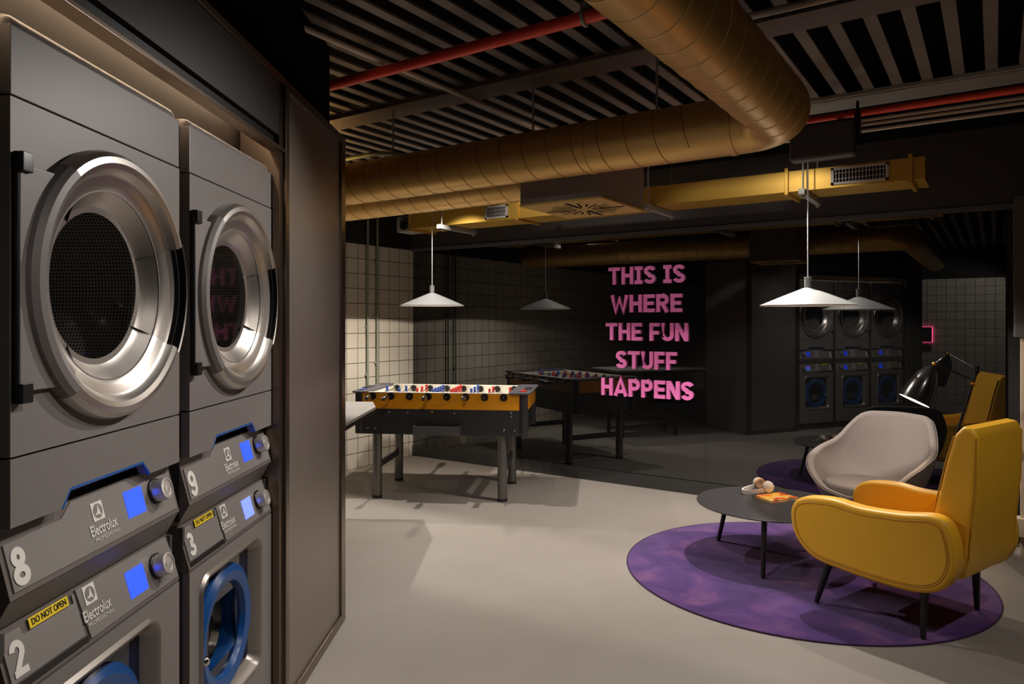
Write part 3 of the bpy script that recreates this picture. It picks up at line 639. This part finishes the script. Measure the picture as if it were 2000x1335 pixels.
# flat rectangular duct
fd = empty('rectangular_duct', (-2.5, 5.27, 2.382), 0, 'flat rectangular gold duct with two white grilles along the mirror wall', 'duct')
FY0, FY1, FZ = -.17, .17, .142
MB().box((-2.12, FY0, 0), (2.14, FY1, FZ), .002).build('duct_body', M['gold_flat'], fd, False)
def flange(px):
    MB().box((px - .012, FY0 - .02, -.02), (px + .012, FY1 + .02, FZ + .02), .002).build('flange', M['gold_flat'], fd)
for px in (-2.10, 2.06, 1.32, -.88): flange(px)
def grille(x0, x1, z0, z1, nv):
    g = MB().box((x0, FY0 - .012, z0), (x1, FY0, z0 + .014)).box((x0, FY0 - .012, z1 - .014), (x1, FY0, z1)).box((x0, FY0 - .012, z0), (x0 + .018, FY0, z1)).box((x1 - .018, FY0 - .012, z0), (x1, FY0, z1))
    g = g.build('grille', M['vent_white'], fd, False)
    MB().box((x0 + .015, FY0 - .004, z0 + .012), (x1 - .015, FY0 - .001, z1 - .012)).build('grille_void', M['void'], g, False)
    s = MB()
    for i in range(nv): xx = x0 + .02 + (x1 - x0 - .04) * (i + .5) / nv; s.box((xx - .002, FY0 - .009, z0 + .012), (xx + .002, FY0 - .004, z1 - .012))
    for i in (1, 2): zz = z0 + (z1 - z0) * i / 3; s.box((x0 + .015, FY0 - .007, zz - .0015), (x1 - .015, FY0 - .004, zz + .0015))
    s.build('grille_bars', M['vent_white'], g, False)
grille(1.60, 1.94, .018, .128, 15); grille(-1.22, -.98, .018, .128, 12)
fn = empty('duct_fan', (-4.72, 5.27, 2.40), 0, 'small grey inline fan at the left end of the flat duct', 'fan')
MB().box((-.13, -.10, -.03), (.09, .12, .12), .012).build('fan_housing', M['galv'], fn)
MB().lathe([(.052, 0), (.06, -.02), (.05, -.025), (.03, -.012), (.0001, -.02)], 28, axis='y', cen=(-.01, -.10, .045)).build('fan_inlet', M['black_plastic'], fn)
# ceiling cassette
ca = empty('ceiling_cassette', (-2.01, 3.745, 2.162), 0, 'square ceiling air unit with a gold slotted diffuser', 'air conditioner')
MB().box((-.265, -.285, .012), (.255, .275, .37)).build('casing', M['cassette'], ca, False)
ds = MB().box((-.270, -.290, 0), (.260, .280, .014), .003).build('diffuser', M['gold_pale'], ca)
sl = MB()
for k in range(24):
    a = 2 * PI * k / 24 + .05; r0, r1 = (.05, .20) if k % 3 == 0 else ((.09, .22) if k % 3 == 1 else (.11, .19))
    if k % 6 == 0: r1 = .25
    u = Vector((math.cos(a), math.sin(a), 0)); w = Vector((-u.y, u.x, 0)) * (.012 if k % 6 == 0 else .006)
    p, q = u * r0, u * r1; sl.add([p - w + Vector((0, 0, -.0012)), q - w + Vector((0, 0, -.0012)), q + w + Vector((0, 0, -.0012)), p + w + Vector((0, 0, -.0012))], [(0, 1, 2, 3)])
sl.build('slots', M['void'], ds, False)

# pipes and conduits
def pipe(name, pts, r, m, lab, cat, n=16): return tag(MB().tube(pts, r, n).build(name, m), lab, cat)
rp = empty('sprinkler_pipe', (0, 2.61, 2.75), 0, 'red sprinkler pipe crossing the ceiling in front of the gold duct leg', 'pipe')
MB().cyl((XL + .02, 0, 0), (XR, 0, 0), .027, 20).build('pipe', M['red'], rp)
cl = MB().tube([(-1.40, .031 * math.cos(R(a)), .031 * math.sin(R(a))) for a in range(0, 360, 20)], .009, 8, closed=True).cyl((-1.40, 0, .03), (-1.40, 0, .11), .006, 8).box((-1.415, -.012, .03), (-1.385, .012, .06))
cl.build('pipe_clamp', M['galv'], rp)
r2 = empty('sprinkler_pipe', (0, 4.50, 2.69), 0, 'red sprinkler pipe under the galvanised beam at right', 'pipe')
MB().cyl((-2.6, 0, 0), (XR, 0, 0), .02, 18).build('pipe', M['red'], r2)
sh = MB().cyl((-.745, 0, -.02), (-.745, 0, -.055), .022, 14).build('sprinkler_fitting', M['red'], r2)
MB().tube([(-.745 - .018, 0, -.055), (-.745 - .02, 0, -.085), (-.745, 0, -.105), (-.745 + .02, 0, -.085), (-.745 + .018, 0, -.055)], .005, 8).cyl((-.745, 0, -.055), (-.745, 0, -.1), .004, 8).lathe([(.0001, -.108), (.018, -.106)], 16, cen=(-.745, 0, 0)).build('sprinkler_head', M['brass'], r2)
pipe('conduit', [(-2.54, YB + .2, 2.80), (-2.54, 4.60, 2.80)], .015, M['conduit'], 'grey conduit running diagonally across the ribs from upper left', 'conduit')
pipe('conduit', [(XL + .02, 3.70, 2.70), (-3.72, 3.70, 2.70), (-3.62, 3.72, 2.70), (-3.56, 3.80, 2.70), (-3.55, 3.95, 2.70), (-3.55, 4.6, 2.70)], .017, M['conduit_green'], 'pale conduit with a bend just above the gold duct', 'conduit')
pipe('conduit', [(XL + .02, 3.52, 2.78), (-4.5, 3.54, 2.78), (-4.42, 3.58, 2.77), (-4.4, 3.66, 2.735)], .011, M['conduit'], 'thin conduit joining the pale bent conduit', 'conduit')
pipe('conduit', [(-1.30, 3.10, 2.80), (XR, 3.10, 2.80)], .016, M['conduit'], 'grey conduit at upper right beside the brown beam', 'conduit')
for i, (zz, lb) in enumerate(((2.700, 'uppermost'), (2.674, 'middle'), (2.638, 'lowest'))):
    pipe('conduit', [(-1.3, 4.72, zz), (XR, 4.72, zz)], .0105, M['conduit'], lb + ' of the three beige conduits below the right red pipe', 'conduit')
for i, (yy, lb) in enumerate(((5.33, 'left of the two grey conduits dropping down the tiled wall'), (5.47, 'right of the two grey conduits dropping down the tiled wall'))):
    c_ = empty('wall_conduit', (XL + .03, yy, .62 if i else .5), 0, lb, 'conduit')
    MB().cyl((0, 0, 0), (0, 0, 2.3), .012, 12).build('pipe', M['conduit_green'], c_)
    for zz in (.45, .95, 1.5): MB().box((-.03, -.02, zz - .01), (.0, .02, zz + .01), .002).build('saddle', M['galv'], c_)
def rod(x, y, z0, z1, lab, g=None): tag(MB().cyl((x, y, z0), (x, y, z1), .006, 10).build('hanger_rod', M['galv']), lab, 'hanger', g)
rod(-2.10, LY, DZ + RD - .01, 2.835, 'threaded rod from the brown beam to the gold duct, right of centre')
rod(-3.14, LY, DZ + RD - .01, 2.835, 'threaded rod from the brown beam to the gold duct, near the pale conduit bend')
rod(-1.38, LY, DZ + RD - .01, 2.835, 'threaded rod holding the gold duct next to its elbow')
def trapeze(x, lab):
    t = empty('trapeze_hanger', (x, 5.27, 2.36), 0, lab, 'hanger')
    MB().box((-.02, -.29, -.02), (.02, .26, .018), .002).build('channel', M['galv'], t)
    for yy in (-.24, .23):
        MB().cyl((0, yy, -.04), (0, yy, .50), .006, 10).build('rod', M['galv'], t)
        MB().cyl((0, yy, -.035), (0, yy, -.021), .014, 6).build('nut', M['galv'], t)
trapeze(-1.06, 'galvanised trapeze hanger under the flat duct beside the pendant cable'); trapeze(-2.16, 'galvanised trapeze hanger under the flat duct right of the ceiling unit'); trapeze(-4.16, 'galvanised trapeze hanger under the flat duct near its left grille')
sp_ = empty('ceiling_speaker', (-.81, 4.34, 2.415), 0, 'black box speaker hung beside the duct elbow', 'speaker')
MB().box((-.175, -.04, 0), (.175, .05, .21), .022, 4).build('cabinet', M['speaker'], sp_)
MB().box((.165, -.02, .05), (.195, .03, .24), .004).build('bracket', M['black_metal'], sp_); MB().cyl((.18, 0, .2), (.18, 0, .30), .008, 8).build('drop_rod', M['black_metal'], sp_)

# ------------------------------------------------------------------ pendants
def pendant(x, y, zr, d, top, lab, watts):
    t = empty('pendant_lamp', (x, y, zr), 0, lab, 'pendant lamp', 'grey cone pendant lamps')
    r = d / 2
    prof = [(r, 0), (r, .004), (r * .6, .055), (.038, .113), (.024, .118)]
    MB().lathe(prof, 64).build('shade', M['shade'], t, angle=30)
    MB().lathe([(r - .003, .0), (r * .6, .050), (.036, .108), (.0001, .108)], 64).build('shade_lining', M['shade_in'], t, angle=30)
    MB().lathe([(.021, .112), (.022, .116), (.022, .182), (.025, .184), (.025, .188), (.005, .190), (.0001, .190)], 24).build('socket', M['shade'], t)
    MB().cyl((0, 0, .188), (0, 0, top - zr), .0036, 8).build('cable', M['cable'], t)
    MB().ball((0, 0, .066), .03, 16).build('bulb', M['bulb'], t)
    l = bpy.data.lights.new('pendant_light', 'SPOT'); l.energy = watts; l.color = WARM; l.shadow_soft_size = .02; l.spot_size = R(168); l.spot_blend = .05
    lo = bpy.data.objects.new('pendant_light', l); COL.objects.link(lo); lo.location = (x, y, zr + .034)
pendant(-4.30, 5.06, 1.646, .59, 2.86, 'grey cone pendant lamp hanging over the foosball table', 45)
pendant(-1.024, 5.003, 1.605, .605, 2.86, 'grey cone pendant lamp hanging over the coffee table', 32)

# ------------------------------------------------------------------ lettering on the mirror
ws = empty('wall_lettering', (-2.62, YF, .80), 0, 'pink raised lettering reading THIS IS WHERE THE FUN STUFF HAPPENS', 'sign')
for li, (line, wdt) in enumerate((('THIS IS', .74), ('WHERE', .69), ('THE FUN', .794), ('STUFF', .585), ('HAPPENS', .886))):
    cap = .160; zb = 1.843 - .257 * li - .80; adv = []; tot = 0
    for ch in line:
        w_ = .36 if ch == ' ' else glyph(ch)[0]; adv.append((ch, tot, w_)); tot += w_ + (.09 if ch != ' ' else .0)
    tot -= .09; k = wdt / (tot)
    for ch, x0, w_ in adv:
        if ch == ' ': continue
        mb = MB()
        for si, st in enumerate(glyph(ch)[1]):
            ribbon(mb, [((x0 + px) * k - wdt / 2, py * cap) for px, py in st], TH * (k + cap) / 2, .022 + .0006 * si, lambda a, e, d: (a, -.002 - d, zb + e))
        mb.build('letter', M['pink'], ws, False)

# ------------------------------------------------------------------ foosball table
ft = empty('foosball_table', (-4.057, 4.984, 0), R(27), 'amber and black foosball table standing under the left pendant lamp', 'foosball table')
LW, DP = .70, .375
cab = MB()
for s_ in (-1, 1): cab.box((-LW, s_ * DP - .012, .55), (LW + .02, s_ * DP + .012, .765))
for s_ in (-1, 1): cab.box((s_ * (LW + .01) - .012, -DP, .55), (s_ * (LW + .01) + .012, DP, .765))
cab.box((-LW, -DP, .55), (LW, DP, .562)); cab.build('lower_cabinet', M['table_black'], ft, False)
up = MB()
for s_ in (-1, 1): up.box((-LW + .03, s_ * DP - .012, .765), (LW - .01, s_ * DP + .012, .90))
up.build('side_board', M['amber'], ft, False)
MB().box((LW + .02, -DP + .03, .765), (LW + .056, DP - .03, .90)).box((-LW - .03, -DP + .06, .765), (-LW - .012, DP - .06, .90)).build('end_board', M['amber'], ft, False)
wl_ = MB()
for s_ in (-1, 1): wl_.box((-LW + .05, s_ * (DP - .018) - .006, .80), (LW - .05, s_ * (DP - .018) + .006, .905))
for s_ in (-1, 1): wl_.box((s_ * (LW - .09) - .006, -DP + .02, .80), (s_ * (LW - .09) + .006, DP - .02, .905))
wl_.build('inner_wall', M['table_white'], ft, False)
MB().box((-LW + .02, -DP + .02, .79), (LW - .02, DP - .02, .80)).build('playfield', M['field'], ft, False)
MB().box((-LW + .1, -DP - .013, .899), (LW - .1, -DP + .014, .906), .002).box((-LW + .1, DP - .014, .899), (LW - .1, DP + .013, .906), .002).build('top_rail', M['table_white'], ft, False)
for s_ in (-1, 1):
    for q in (-1, 1):
        xc = .722 if s_ > 0 else -.685; pl = rrect(xc - .036, q * (DP - .012) - .036, xc + .036, q * (DP - .012) + .036, .03, 5)
        MB().prism(pl, .55 if s_ > 0 else .56, .90, 'z').build('corner_post', M['table_black'], ft)
    xa, xb = (.60, .785) if s_ > 0 else (-.745, -.60)
    tr = MB().prism(rrect(xa, -DP - .05, xb, DP + .05, .05, 5), .898, .912, 'z', .003)
    tr = tr.build('end_tray', M['tray'], ft)
    MB().box((min(s_ * (LW + .0), s_ * (LW + .055)), -.10, .912), (max(s_ * LW, s_ * (LW + .055)), .10, .917)).build('score_panel', M['table_black'], tr, False)
    MB().box((s_ * (LW + .005) - .02, -.30, .912), (s_ * (LW + .005) + .03, -.19, .918), .002).build('tray_badge', M['blue_man'] if s_ < 0 else M['red_man'], tr)
dw = MB().box((-.20, -DP - .075, .556), (.20, -DP - .062, .628)).box((-.20, -DP - .07, .556), (.20, -DP - .012, .566)).box((-.20, -DP - .07, .556), (-.19, -DP - .012, .628)).box((.19, -DP - .07, .556), (.20, -DP - .012, .628))
dw.build('ball_tray', M['tray'], ft, False)
for bx_, bz_ in ((-.61, .60), (-.54, .60), (.56, .60), (.65, .60), (-.42, .735), (-.26, .735), (.14, .735), (.62, .745), (.62, .715), (-.63, .71)):
    MB().lathe([(.0001, -.006), (.006, -.0045), (.0095, 0)], 14, axis='y', cen=(bx_, -DP - .012, bz_)).build('bolt', M['chrome'], ft)
MB().lathe([(.0001, -.008), (.008, -.006), (.012, 0)], 16, axis='y', cen=(-.05, -DP - .012, .742)).build('coin_button', M['brass'], ft)
for s_ in (-1, 1):
    for q in (-1, 1):
        lg = MB().cyl((s_ * .54, q * .332, .02), (s_ * .54, q * .332, .56), .040, 28).build('leg', M['leg_steel'], ft)
        MB().cyl((s_ * .54, q * .332, 0), (s_ * .54, q * .332, .022), .043, 28).build('foot', M['black_plastic'], lg)
    MB().box((s_ * .54 - .012, -.31, .245), (s_ * .54 + .012, .31, .30), .003).build('leg_brace', M['table_black'], ft)
cnt = [1, 2, 3, 5, 5, 3, 2, 1]; team = 'bbrbrbrr'; shift = [.02, -.03, .03, -.02, .0, .04, -.02, .03]
for i in range(8):
    rx = -.56 + .16 * i; near = i in (0, 1, 3, 5); zz = .872; sh_ = shift[i]
    y0, y1 = (-DP - (.20 if i < 2 else .165), DP + .12) if near else (-DP - .06, DP + .24)
    rd = MB().cyl((rx, y0 + sh_, zz), (rx, y1 + sh_, zz), .007, 10).build('rod', M['chrome'], ft)
    hy = (y0 - .0 + sh_) if near else (y1 + sh_)
    a_, b_ = (hy - .02, hy + .085) if near else (hy - .085, hy + .02)
    MB().tube([(rx, a_, zz), (rx, a_ + .01, zz), (rx, (a_ + b_) / 2, zz), (rx, b_ - .01, zz), (rx, b_, zz)], [.013, .0195, .0175, .0195, .013], 14).build('rod_handle', M['chrome'] if near else M['black_plastic'], rd)
    for q in (-1, 1):
        MB().lathe([(.010, 0), (.031, 0), (.031, .008), (.022, .014), (.010, .014)], 24, axis='y', cen=(rx, DP + .012, zz) if q > 0 else (rx, -DP - .026, zz)).build('bearing', M['black_plastic'], ft)
        MB().lathe([(.010, 0), (.030, 0), (.028, .010), (.010, .012)], 20, axis='y', cen=(rx, DP - .037, zz) if q > 0 else (rx, -DP + .025, zz)).build('inner_bearing', M['black_plastic'], ft)
    n_ = cnt[i]; sp = .58 / max(n_, 1) * (.8 if n_ > 1 else 1)
    for j in range(n_):
        yy = (j - (n_ - 1) / 2) * (.105 if n_ == 5 else (.17 if n_ == 3 else .22)) + sh_
        p = MB().ball((rx, yy, zz + .037), .0135, 10).box((rx - .010, yy - .014, zz - .012), (rx + .010, yy + .014, zz + .025), .005).box((rx - .008, yy - .009, zz - .065), (rx + .008, yy + .009, zz - .010), .003)
        p.build('player_figure', M['blue_man'] if team[i] == 'b' else M['red_man'], rd)

# ------------------------------------------------------------------ high counter at the left
hx, hy_ = G(-1.0, 4.15)
hc_ = empty('high_counter', (hx, hy_, 0), RZ, 'speckled grey high counter jutting out behind the laundry partition', 'table')
pl = [(-.75, 0), (0, 0), (0, .98), (-.09, 1.30), (-.75, 1.30)]
MB().prism(pl, .872, .893, 'z', .003).build('counter_top', M['counter'], hc_)
MB().prism([(-.75, 0.002), (-.004, 0.002), (-.004, .978), (-.093, 1.295), (-.75, 1.295)], .845, .872, 'z').build('edge_band', M['black_metal'], hc_, False)
for lx, ly in ((-.26, .3), (-.64, .2), (-.30, 1.1), (-.64, 1.1)): MB().cyl((lx, ly, 0), (lx, ly, .846), .022, 16).build('leg', M['black_metal'], hc_)

# ------------------------------------------------------------------ rug, coffee table and what lies on it
rg = empty('round_rug', (-.988, 4.554, 0), 0, 'round mottled purple rug under the coffee table', 'rug')
MB().lathe([(1.016, .0), (1.018, .004), (1.012, .0085), (.5, .009), (.0001, .009)], 128).build('pile', M['rug'], rg)
MB().tube([(1.018 * math.cos(2 * PI * i / 128), 1.018 * math.sin(2 * PI * i / 128), .0045) for i in range(128)], .0045, 8, closed=True).build('binding', M['rug_edge'], rg)
RZT = .0135
ct = empty('coffee_table', (-1.194, 4.703, RZT), 0, 'low round black coffee table on the purple rug', 'coffee table')
ZT = .35 - RZT
MB().lathe([(.0001, ZT - .022), (.40, ZT - .022), (.448, ZT - .008), (.450, ZT - .003), (.446, ZT), (.0001, ZT)], 96).build('tabletop', M['table_top'], ct, angle=25)
for ex, ey in ((-.371, .132), (.073, -.433), (.298, .301)):
    MB().tube([(ex * .80, ey * .80, ZT - .02), (ex, ey, 0)], [.017, .013], 16).build('leg', M['wood_leg'], ct)
bk = empty('paperback_book', (-1.188, 4.828, .35), R(-32.5), 'orange illustrated paperback lying on the coffee table', 'book')
MB().box((-.085, -.115, .0), (.085, .115, .0025)).box((-.085, -.115, .0115), (.085, .115, .014)).box((-.085, -.115, .0), (-.0825, .115, .014)).build('cover', M['book'], bk, False)
MB().box((-.082, -.112, .0025), (.082, .112, .0115)).build('pages', M['paper'], bk, False)
hp = empty('headphones', (-1.32, 4.905, .35), math.atan2(.72, .69), 'white over-ear headphones with tan cushions resting on the paperback', 'headphones')
# local +x points from band to cups
bp_ = [(-.115 + .085 * (1 - math.cos(R(a))) * 1.0 if False else .02 - .135 * math.sin(R(a)), -.062 * math.cos(R(a)), .030 + .018 * (1 - math.sin(R(a))) - .012) for a in range(0, 181, 12)]
bandm = MB()
vs = []
for p in bp_:
    for dx, dz in ((0, -.013), (0, .013)): vs += [(p[0], p[1], p[2] + dz), (p[0] * .93 + .002, p[1] * .90, p[2] + dz)]
k = len(bp_)
fs = []
for i in range(k - 1):
    a, b = 4 * i, 4 * i + 4
    fs += [(a, b, b + 2, a + 2), (a + 1, a + 3, b + 3, b + 1), (a + 2, b + 2, b + 3, a + 3), (a, a + 1, b + 1, b)]
fs += [(0, 2, 3, 1), (4 * k - 4, 4 * k - 3, 4 * k - 1, 4 * k - 2)]
bandm.add(vs, fs).build('headband', M['white_plastic'], hp)
for s_ in (-1, 1):
    o = MB().lathe([(.0001, .030), (.022, .029), (.034, .022), (.038, .010), (.037, .0)], 32, axis='y', cen=(.04, 0, 0))
    q = Matrix.Translation((0, s_ * .052, .055)) @ Matrix.Scale(s_, 4, (0, 1, 0))
    c_ = MB().add(o.v, o.f, q).build('ear_cup', M['white_plastic'], hp)
    o2 = MB().lathe([(.037, .0), (.039, -.008), (.034, -.020), (.020, -.021), (.0001, -.012)], 32, axis='y', cen=(.04, 0, 0))
    MB().add(o2.v, o2.f, q).build('ear_cushion', M['tan'], c_)

# ------------------------------------------------------------------ yellow armchair
yc = empty('yellow_armchair', (-.434, 4.243, RZT), R(69.65), 'yellow leather armchair with a tall back and dark splayed legs', 'armchair')
zo = -RZT
side = [(.30, .572), (.365, .53), (.385, .455), (.352, .345), (.25, .262), (.08, .238), (-.10, .230), (-.27, .238), (-.38, .285), (-.435, .38), (-.435, .49), (-.40, .585), (-.33, .612), (-.19, .590), (.0, .578), (.15, .590)]
loop = smooth_loop([(a, b + zo) for a, b in side], 5)
for s_ in (-1, 1):
    x0, x1 = (-.36, -.262) if s_ < 0 else (.262, .36)
    ar = MB().prism(loop, x0, x1, 'x', .022, 4).build('armrest', M['leather'], yc, angle=50)
    xo = s_ * .358
    MB().tube([(xo, a, b) for a, b in inset(loop, .030)], .0048, 8, closed=True).build('piping', M['leather_pipe'], ar)
    pnl = MB().prism(inset(loop, .040), xo - .003, xo + .006 if s_ > 0 else xo - .006, 'x').build('side_panel', M['leather'], ar, angle=40)
bkp = [(-.10, .36), (-.255, .42), (-.305, .62), (-.355, .85), (-.392, .985), (-.425, 1.022), (-.468, 1.015), (-.487, .975), (-.480, .75), (-.462, .56), (-.452, .42), (-.425, .325), (-.33, .285), (-.12, .285)]
bk_ = MB().prism([(a, b + zo) for a, b in bkp], -.258, .258, 'x', .022, 4).build('backrest', M['leather'], yc, angle=50)
for s_ in (-1, 1):
    MB().tube([(s_ * .252, a, b + zo) for a, b in ((-.250, .44), (-.303, .62), (-.352, .85), (-.388, .975))], .004, 8).tube([(s_ * .252, a, b + zo) for a, b in ((-.482, .975), (-.478, .75), (-.460, .56), (-.450, .42))], .004, 8).build('piping', M['leather_pipe'], bk_)
MB().box((-.255, -.28, .29 + zo), (.255, .345, .438 + zo), .05, 5).build('seat_cushion', M['leather'], yc)
MB().box((-.262, -.30, .245 + zo), (.262, .30, .31 + zo), .02, 3).build('seat_base', M['leather'], yc)
for sx in (-1, 1):
    for sy, yt in ((1, .20), (-1, -.27)):
        MB().tube([(sx * .275, yt, .262 + zo), (sx * .292, (.27 if sy > 0 else -.27 - .0), 0)], [.022, .0125], 16).build('leg', M['wood_leg'], yc)

# ------------------------------------------------------------------ grey shell chair
gc = empty('shell_armchair', (-.725, 5.421, .0155), R(160.9), 'taupe fabric shell armchair with a low rounded back beside the floor lamp', 'armchair')
def rimz(f):   # f: 0 at back .. pi at front
    K = [(0, .835), (.58, .828), (.74, .785), (.90, .69), (1.06, .625), (1.45, .59), (1.95, .535), (2.3, .44), (2.6, .36), (PI, .33)]
    for (a, za), (b, zb_) in zip(K, K[1:]):
        if f <= b: t = (f - a) / (b - a); t = t * t * (3 - 2 * t) * .4 + t * .6; return za + (zb_ - za) * t
    return K[-1][1]
rim0 = rimz
def rimz(f): return sum(rim0(min(PI, abs(f + d * .05)) if f + d * .05 <= PI else 2 * PI - f - d * .05) for d in range(-2, 3)) / 5
NS = 96; rows = []
levels = [0.0, .12, .3, .5, .7, .88, .97, 1.0]
def outl(a, z, ins):
    # a: 0 back (-y) .. turning to +x ; half-width and depth grow with height
    t = max(0.0, min(1.0, (z - .25) / .36)); g = .66 + .34 * math.sin(t * PI / 2)
    w, d = .385 * g - ins, .36 * g - ins
    sx, sy = math.sin(a), -math.cos(a); e = 2.6
    k = (abs(sx) ** e + abs(sy) ** e) ** (-1 / e)
    rec = -.12 * max(0, (z - .45)) / .38 * max(0, -sy)
    return (w * sx * k, d * sy * k + rec)
shell = MB(); vs = []; prof_n = 0
for i in range(NS):
    a = 2 * PI * i / NS; f = a if a <= PI else 2 * PI - a; zr = rimz(f); ring = []
    zb_ = .255
    ring.append((0.0 + outl(a, zb_, 0)[0] * .4, outl(a, zb_, 0)[1] * .4, zb_ - .004))
    for l in levels: z = zb_ + (zr - .014 - zb_) * l; x_, y_ = outl(a, z, 0); ring.append((x_, y_, z))
    x_, y_ = outl(a, zr, .006); ring.append((x_, y_, zr - .003))
    x_, y_ = outl(a, zr, .018); ring.append((x_, y_, zr))
    x_, y_ = outl(a, zr, .032); ring.append((x_, y_, zr - .004))
    zi = .31
    for l in reversed(levels): z = zi + (zr - .018 - zi) * l; x_, y_ = outl(a, z, .042); ring.append((x_, y_, z))
    ring.append((outl(a, zi, .042)[0] * .4, outl(a, zi, .042)[1] * .4, zi - .004))
    prof_n = len(ring); vs += ring
fs = []
for i in range(NS):
    i2 = (i + 1) % NS
    for j in range(prof_n - 1): fs.append((i * prof_n + j, i2 * prof_n + j, i2 * prof_n + j + 1, i * prof_n + j + 1))
fs += [tuple(i * prof_n for i in range(NS)), tuple(i * prof_n + prof_n - 1 for i in reversed(range(NS)))]
shl = shell.add(vs, fs).build('shell', M['grey_fabric'], gc, angle=70)
MB().tube([(*outl(2 * PI * i / NS, rimz(min(2 * PI * i / NS, 2 * PI - 2 * PI * i / NS)), -.0005), rimz(min(2 * PI * i / NS, 2 * PI - 2 * PI * i / NS)) - .012) for i in range(NS)], .003, 6, closed=True).build('seam', M['grey_pipe'], shl)
cu = []
for i in range(64):
    a = 2 * PI * i / 64; x_, y_ = outl(a, .36, .055); cu.append((x_, y_ * .98 + .012))
MB().prism(cu, .307, .395, 'z', .028, 4).build('seat_cushion', M['grey_fabric'], gc, angle=60)
for sx in (-1, 1):
    for sy in (-1, 1): MB().tube([(sx * .13, sy * .13, .256), (sx * .25, sy * .24, 0)], [.018, .012], 14).build('leg', M['wood_leg'], gc)

# ------------------------------------------------------------------ floor lamp
fl = empty('floor_lamp', (-.42, 5.92, 0), 0, 'black leaning floor lamp with a bullet shade behind the taupe chair', 'floor lamp')
B0 = Vector((-.42, 5.92, 0)); hing = Vector((-.12, 5.45, 1.107)) - B0; piv = Vector((-.319, 5.213, 1.236)) - B0
foot = Vector((0, 0, 0)); topk = hing + (hing - foot).normalized() * .05
MB().tube([foot, hing * .5, topk], .0085, 12).build('pole', M['lamp_black'], fl)
for e in ((.30, -.02, 0), (.27, -.40, 0)): MB().tube([hing * .42, Vector(e)], .0075, 10).build('leg', M['lamp_black'], fl)
ar = MB().tube([topk, hing + Vector((-.012, -.008, .03)), piv], [.0065, .0065, .006], 10).build('arm', M['lamp_black'], fl)
MB().cyl(hing - Vector((.014, 0, 0)), hing + Vector((.014, 0, 0)), .013, 12).build('hinge', M['brass'], fl)
MB().ball(piv, .015, 14).build('swivel', M['brass'], fl)
ax = Vector((-.40, -.19, -.88)).normalized(); q = ax.to_track_quat('Z', 'Y').to_matrix().to_4x4(); q.translation = piv + ax * .012
sp2 = [(.012, 0), (.022, .012), (.048, .045), (.070, .095), (.083, .150), (.091, .205), (.094, .25)]
shd = MB().lathe(sp2 + [(.091, .25), (.080, .15), (.045, .045), (.0001, .03)], 40, xf=q).build('lamp_shade', M['lamp_black'], fl, angle=30)
MB().lathe([(.0905, .247), (.0001, .243)], 40, xf=q).build('diffuser', M['lamp_glow'], shd)
_l = bpy.data.lights.new('reading_light', 'SPOT'); _l.energy = 6; _l.color = (1, .8, .58); _l.shadow_soft_size = .05; _l.spot_size = R(120); _l.spot_blend = .5
_o = bpy.data.objects.new('reading_light', _l); COL.objects.link(_o); _o.location = B0 + piv + ax * .275; _o.rotation_euler = ax.to_track_quat('-Z', 'Y').to_euler()

# ------------------------------------------------------------------ right edge
wb = empty('wall_panel', (.135, 5.78, 1.40), 0, 'black edge-on board high on the pier at the right edge', 'board')
MB().box((-.035, -.22, 0), (.065, .26, .90), .006).build('board', M['speaker'], wb)
pb = empty('socket_post', (.15, 5.63, 0), 0, 'beige cable post with a socket box at the right edge', 'post')
MB().box((-.018, -.02, 0), (.014, .02, 1.40), .004).build('post', M['beige'], pb); MB().box((-.052, -.05, .13), (.05, .04, .25), .006).build('socket_box', M['beige'], pb)
# neon sign on the rear wall (seen in the mirror)
ns = empty('neon_sign', (-1.06, YB, 1.12), 0, 'black letter with a pink neon glow on the rear tiled wall, seen in the mirror', 'sign')
MB().box((-.16, .04, 0), (.07, .075, .28), .003).build('letter', M['black_paint'], ns)
MB().tube([(-.15, .022, .0), (.075, .022, .0), (.075, .022, .28), (-.15, .022, .28)], .007, 8, closed=True).build('neon_tube', M['pink_neon'], ns)
MB().box((-.16, 0, -.16), (.06, .03, -.05)).build('transformer', M['black_plastic'], ns)
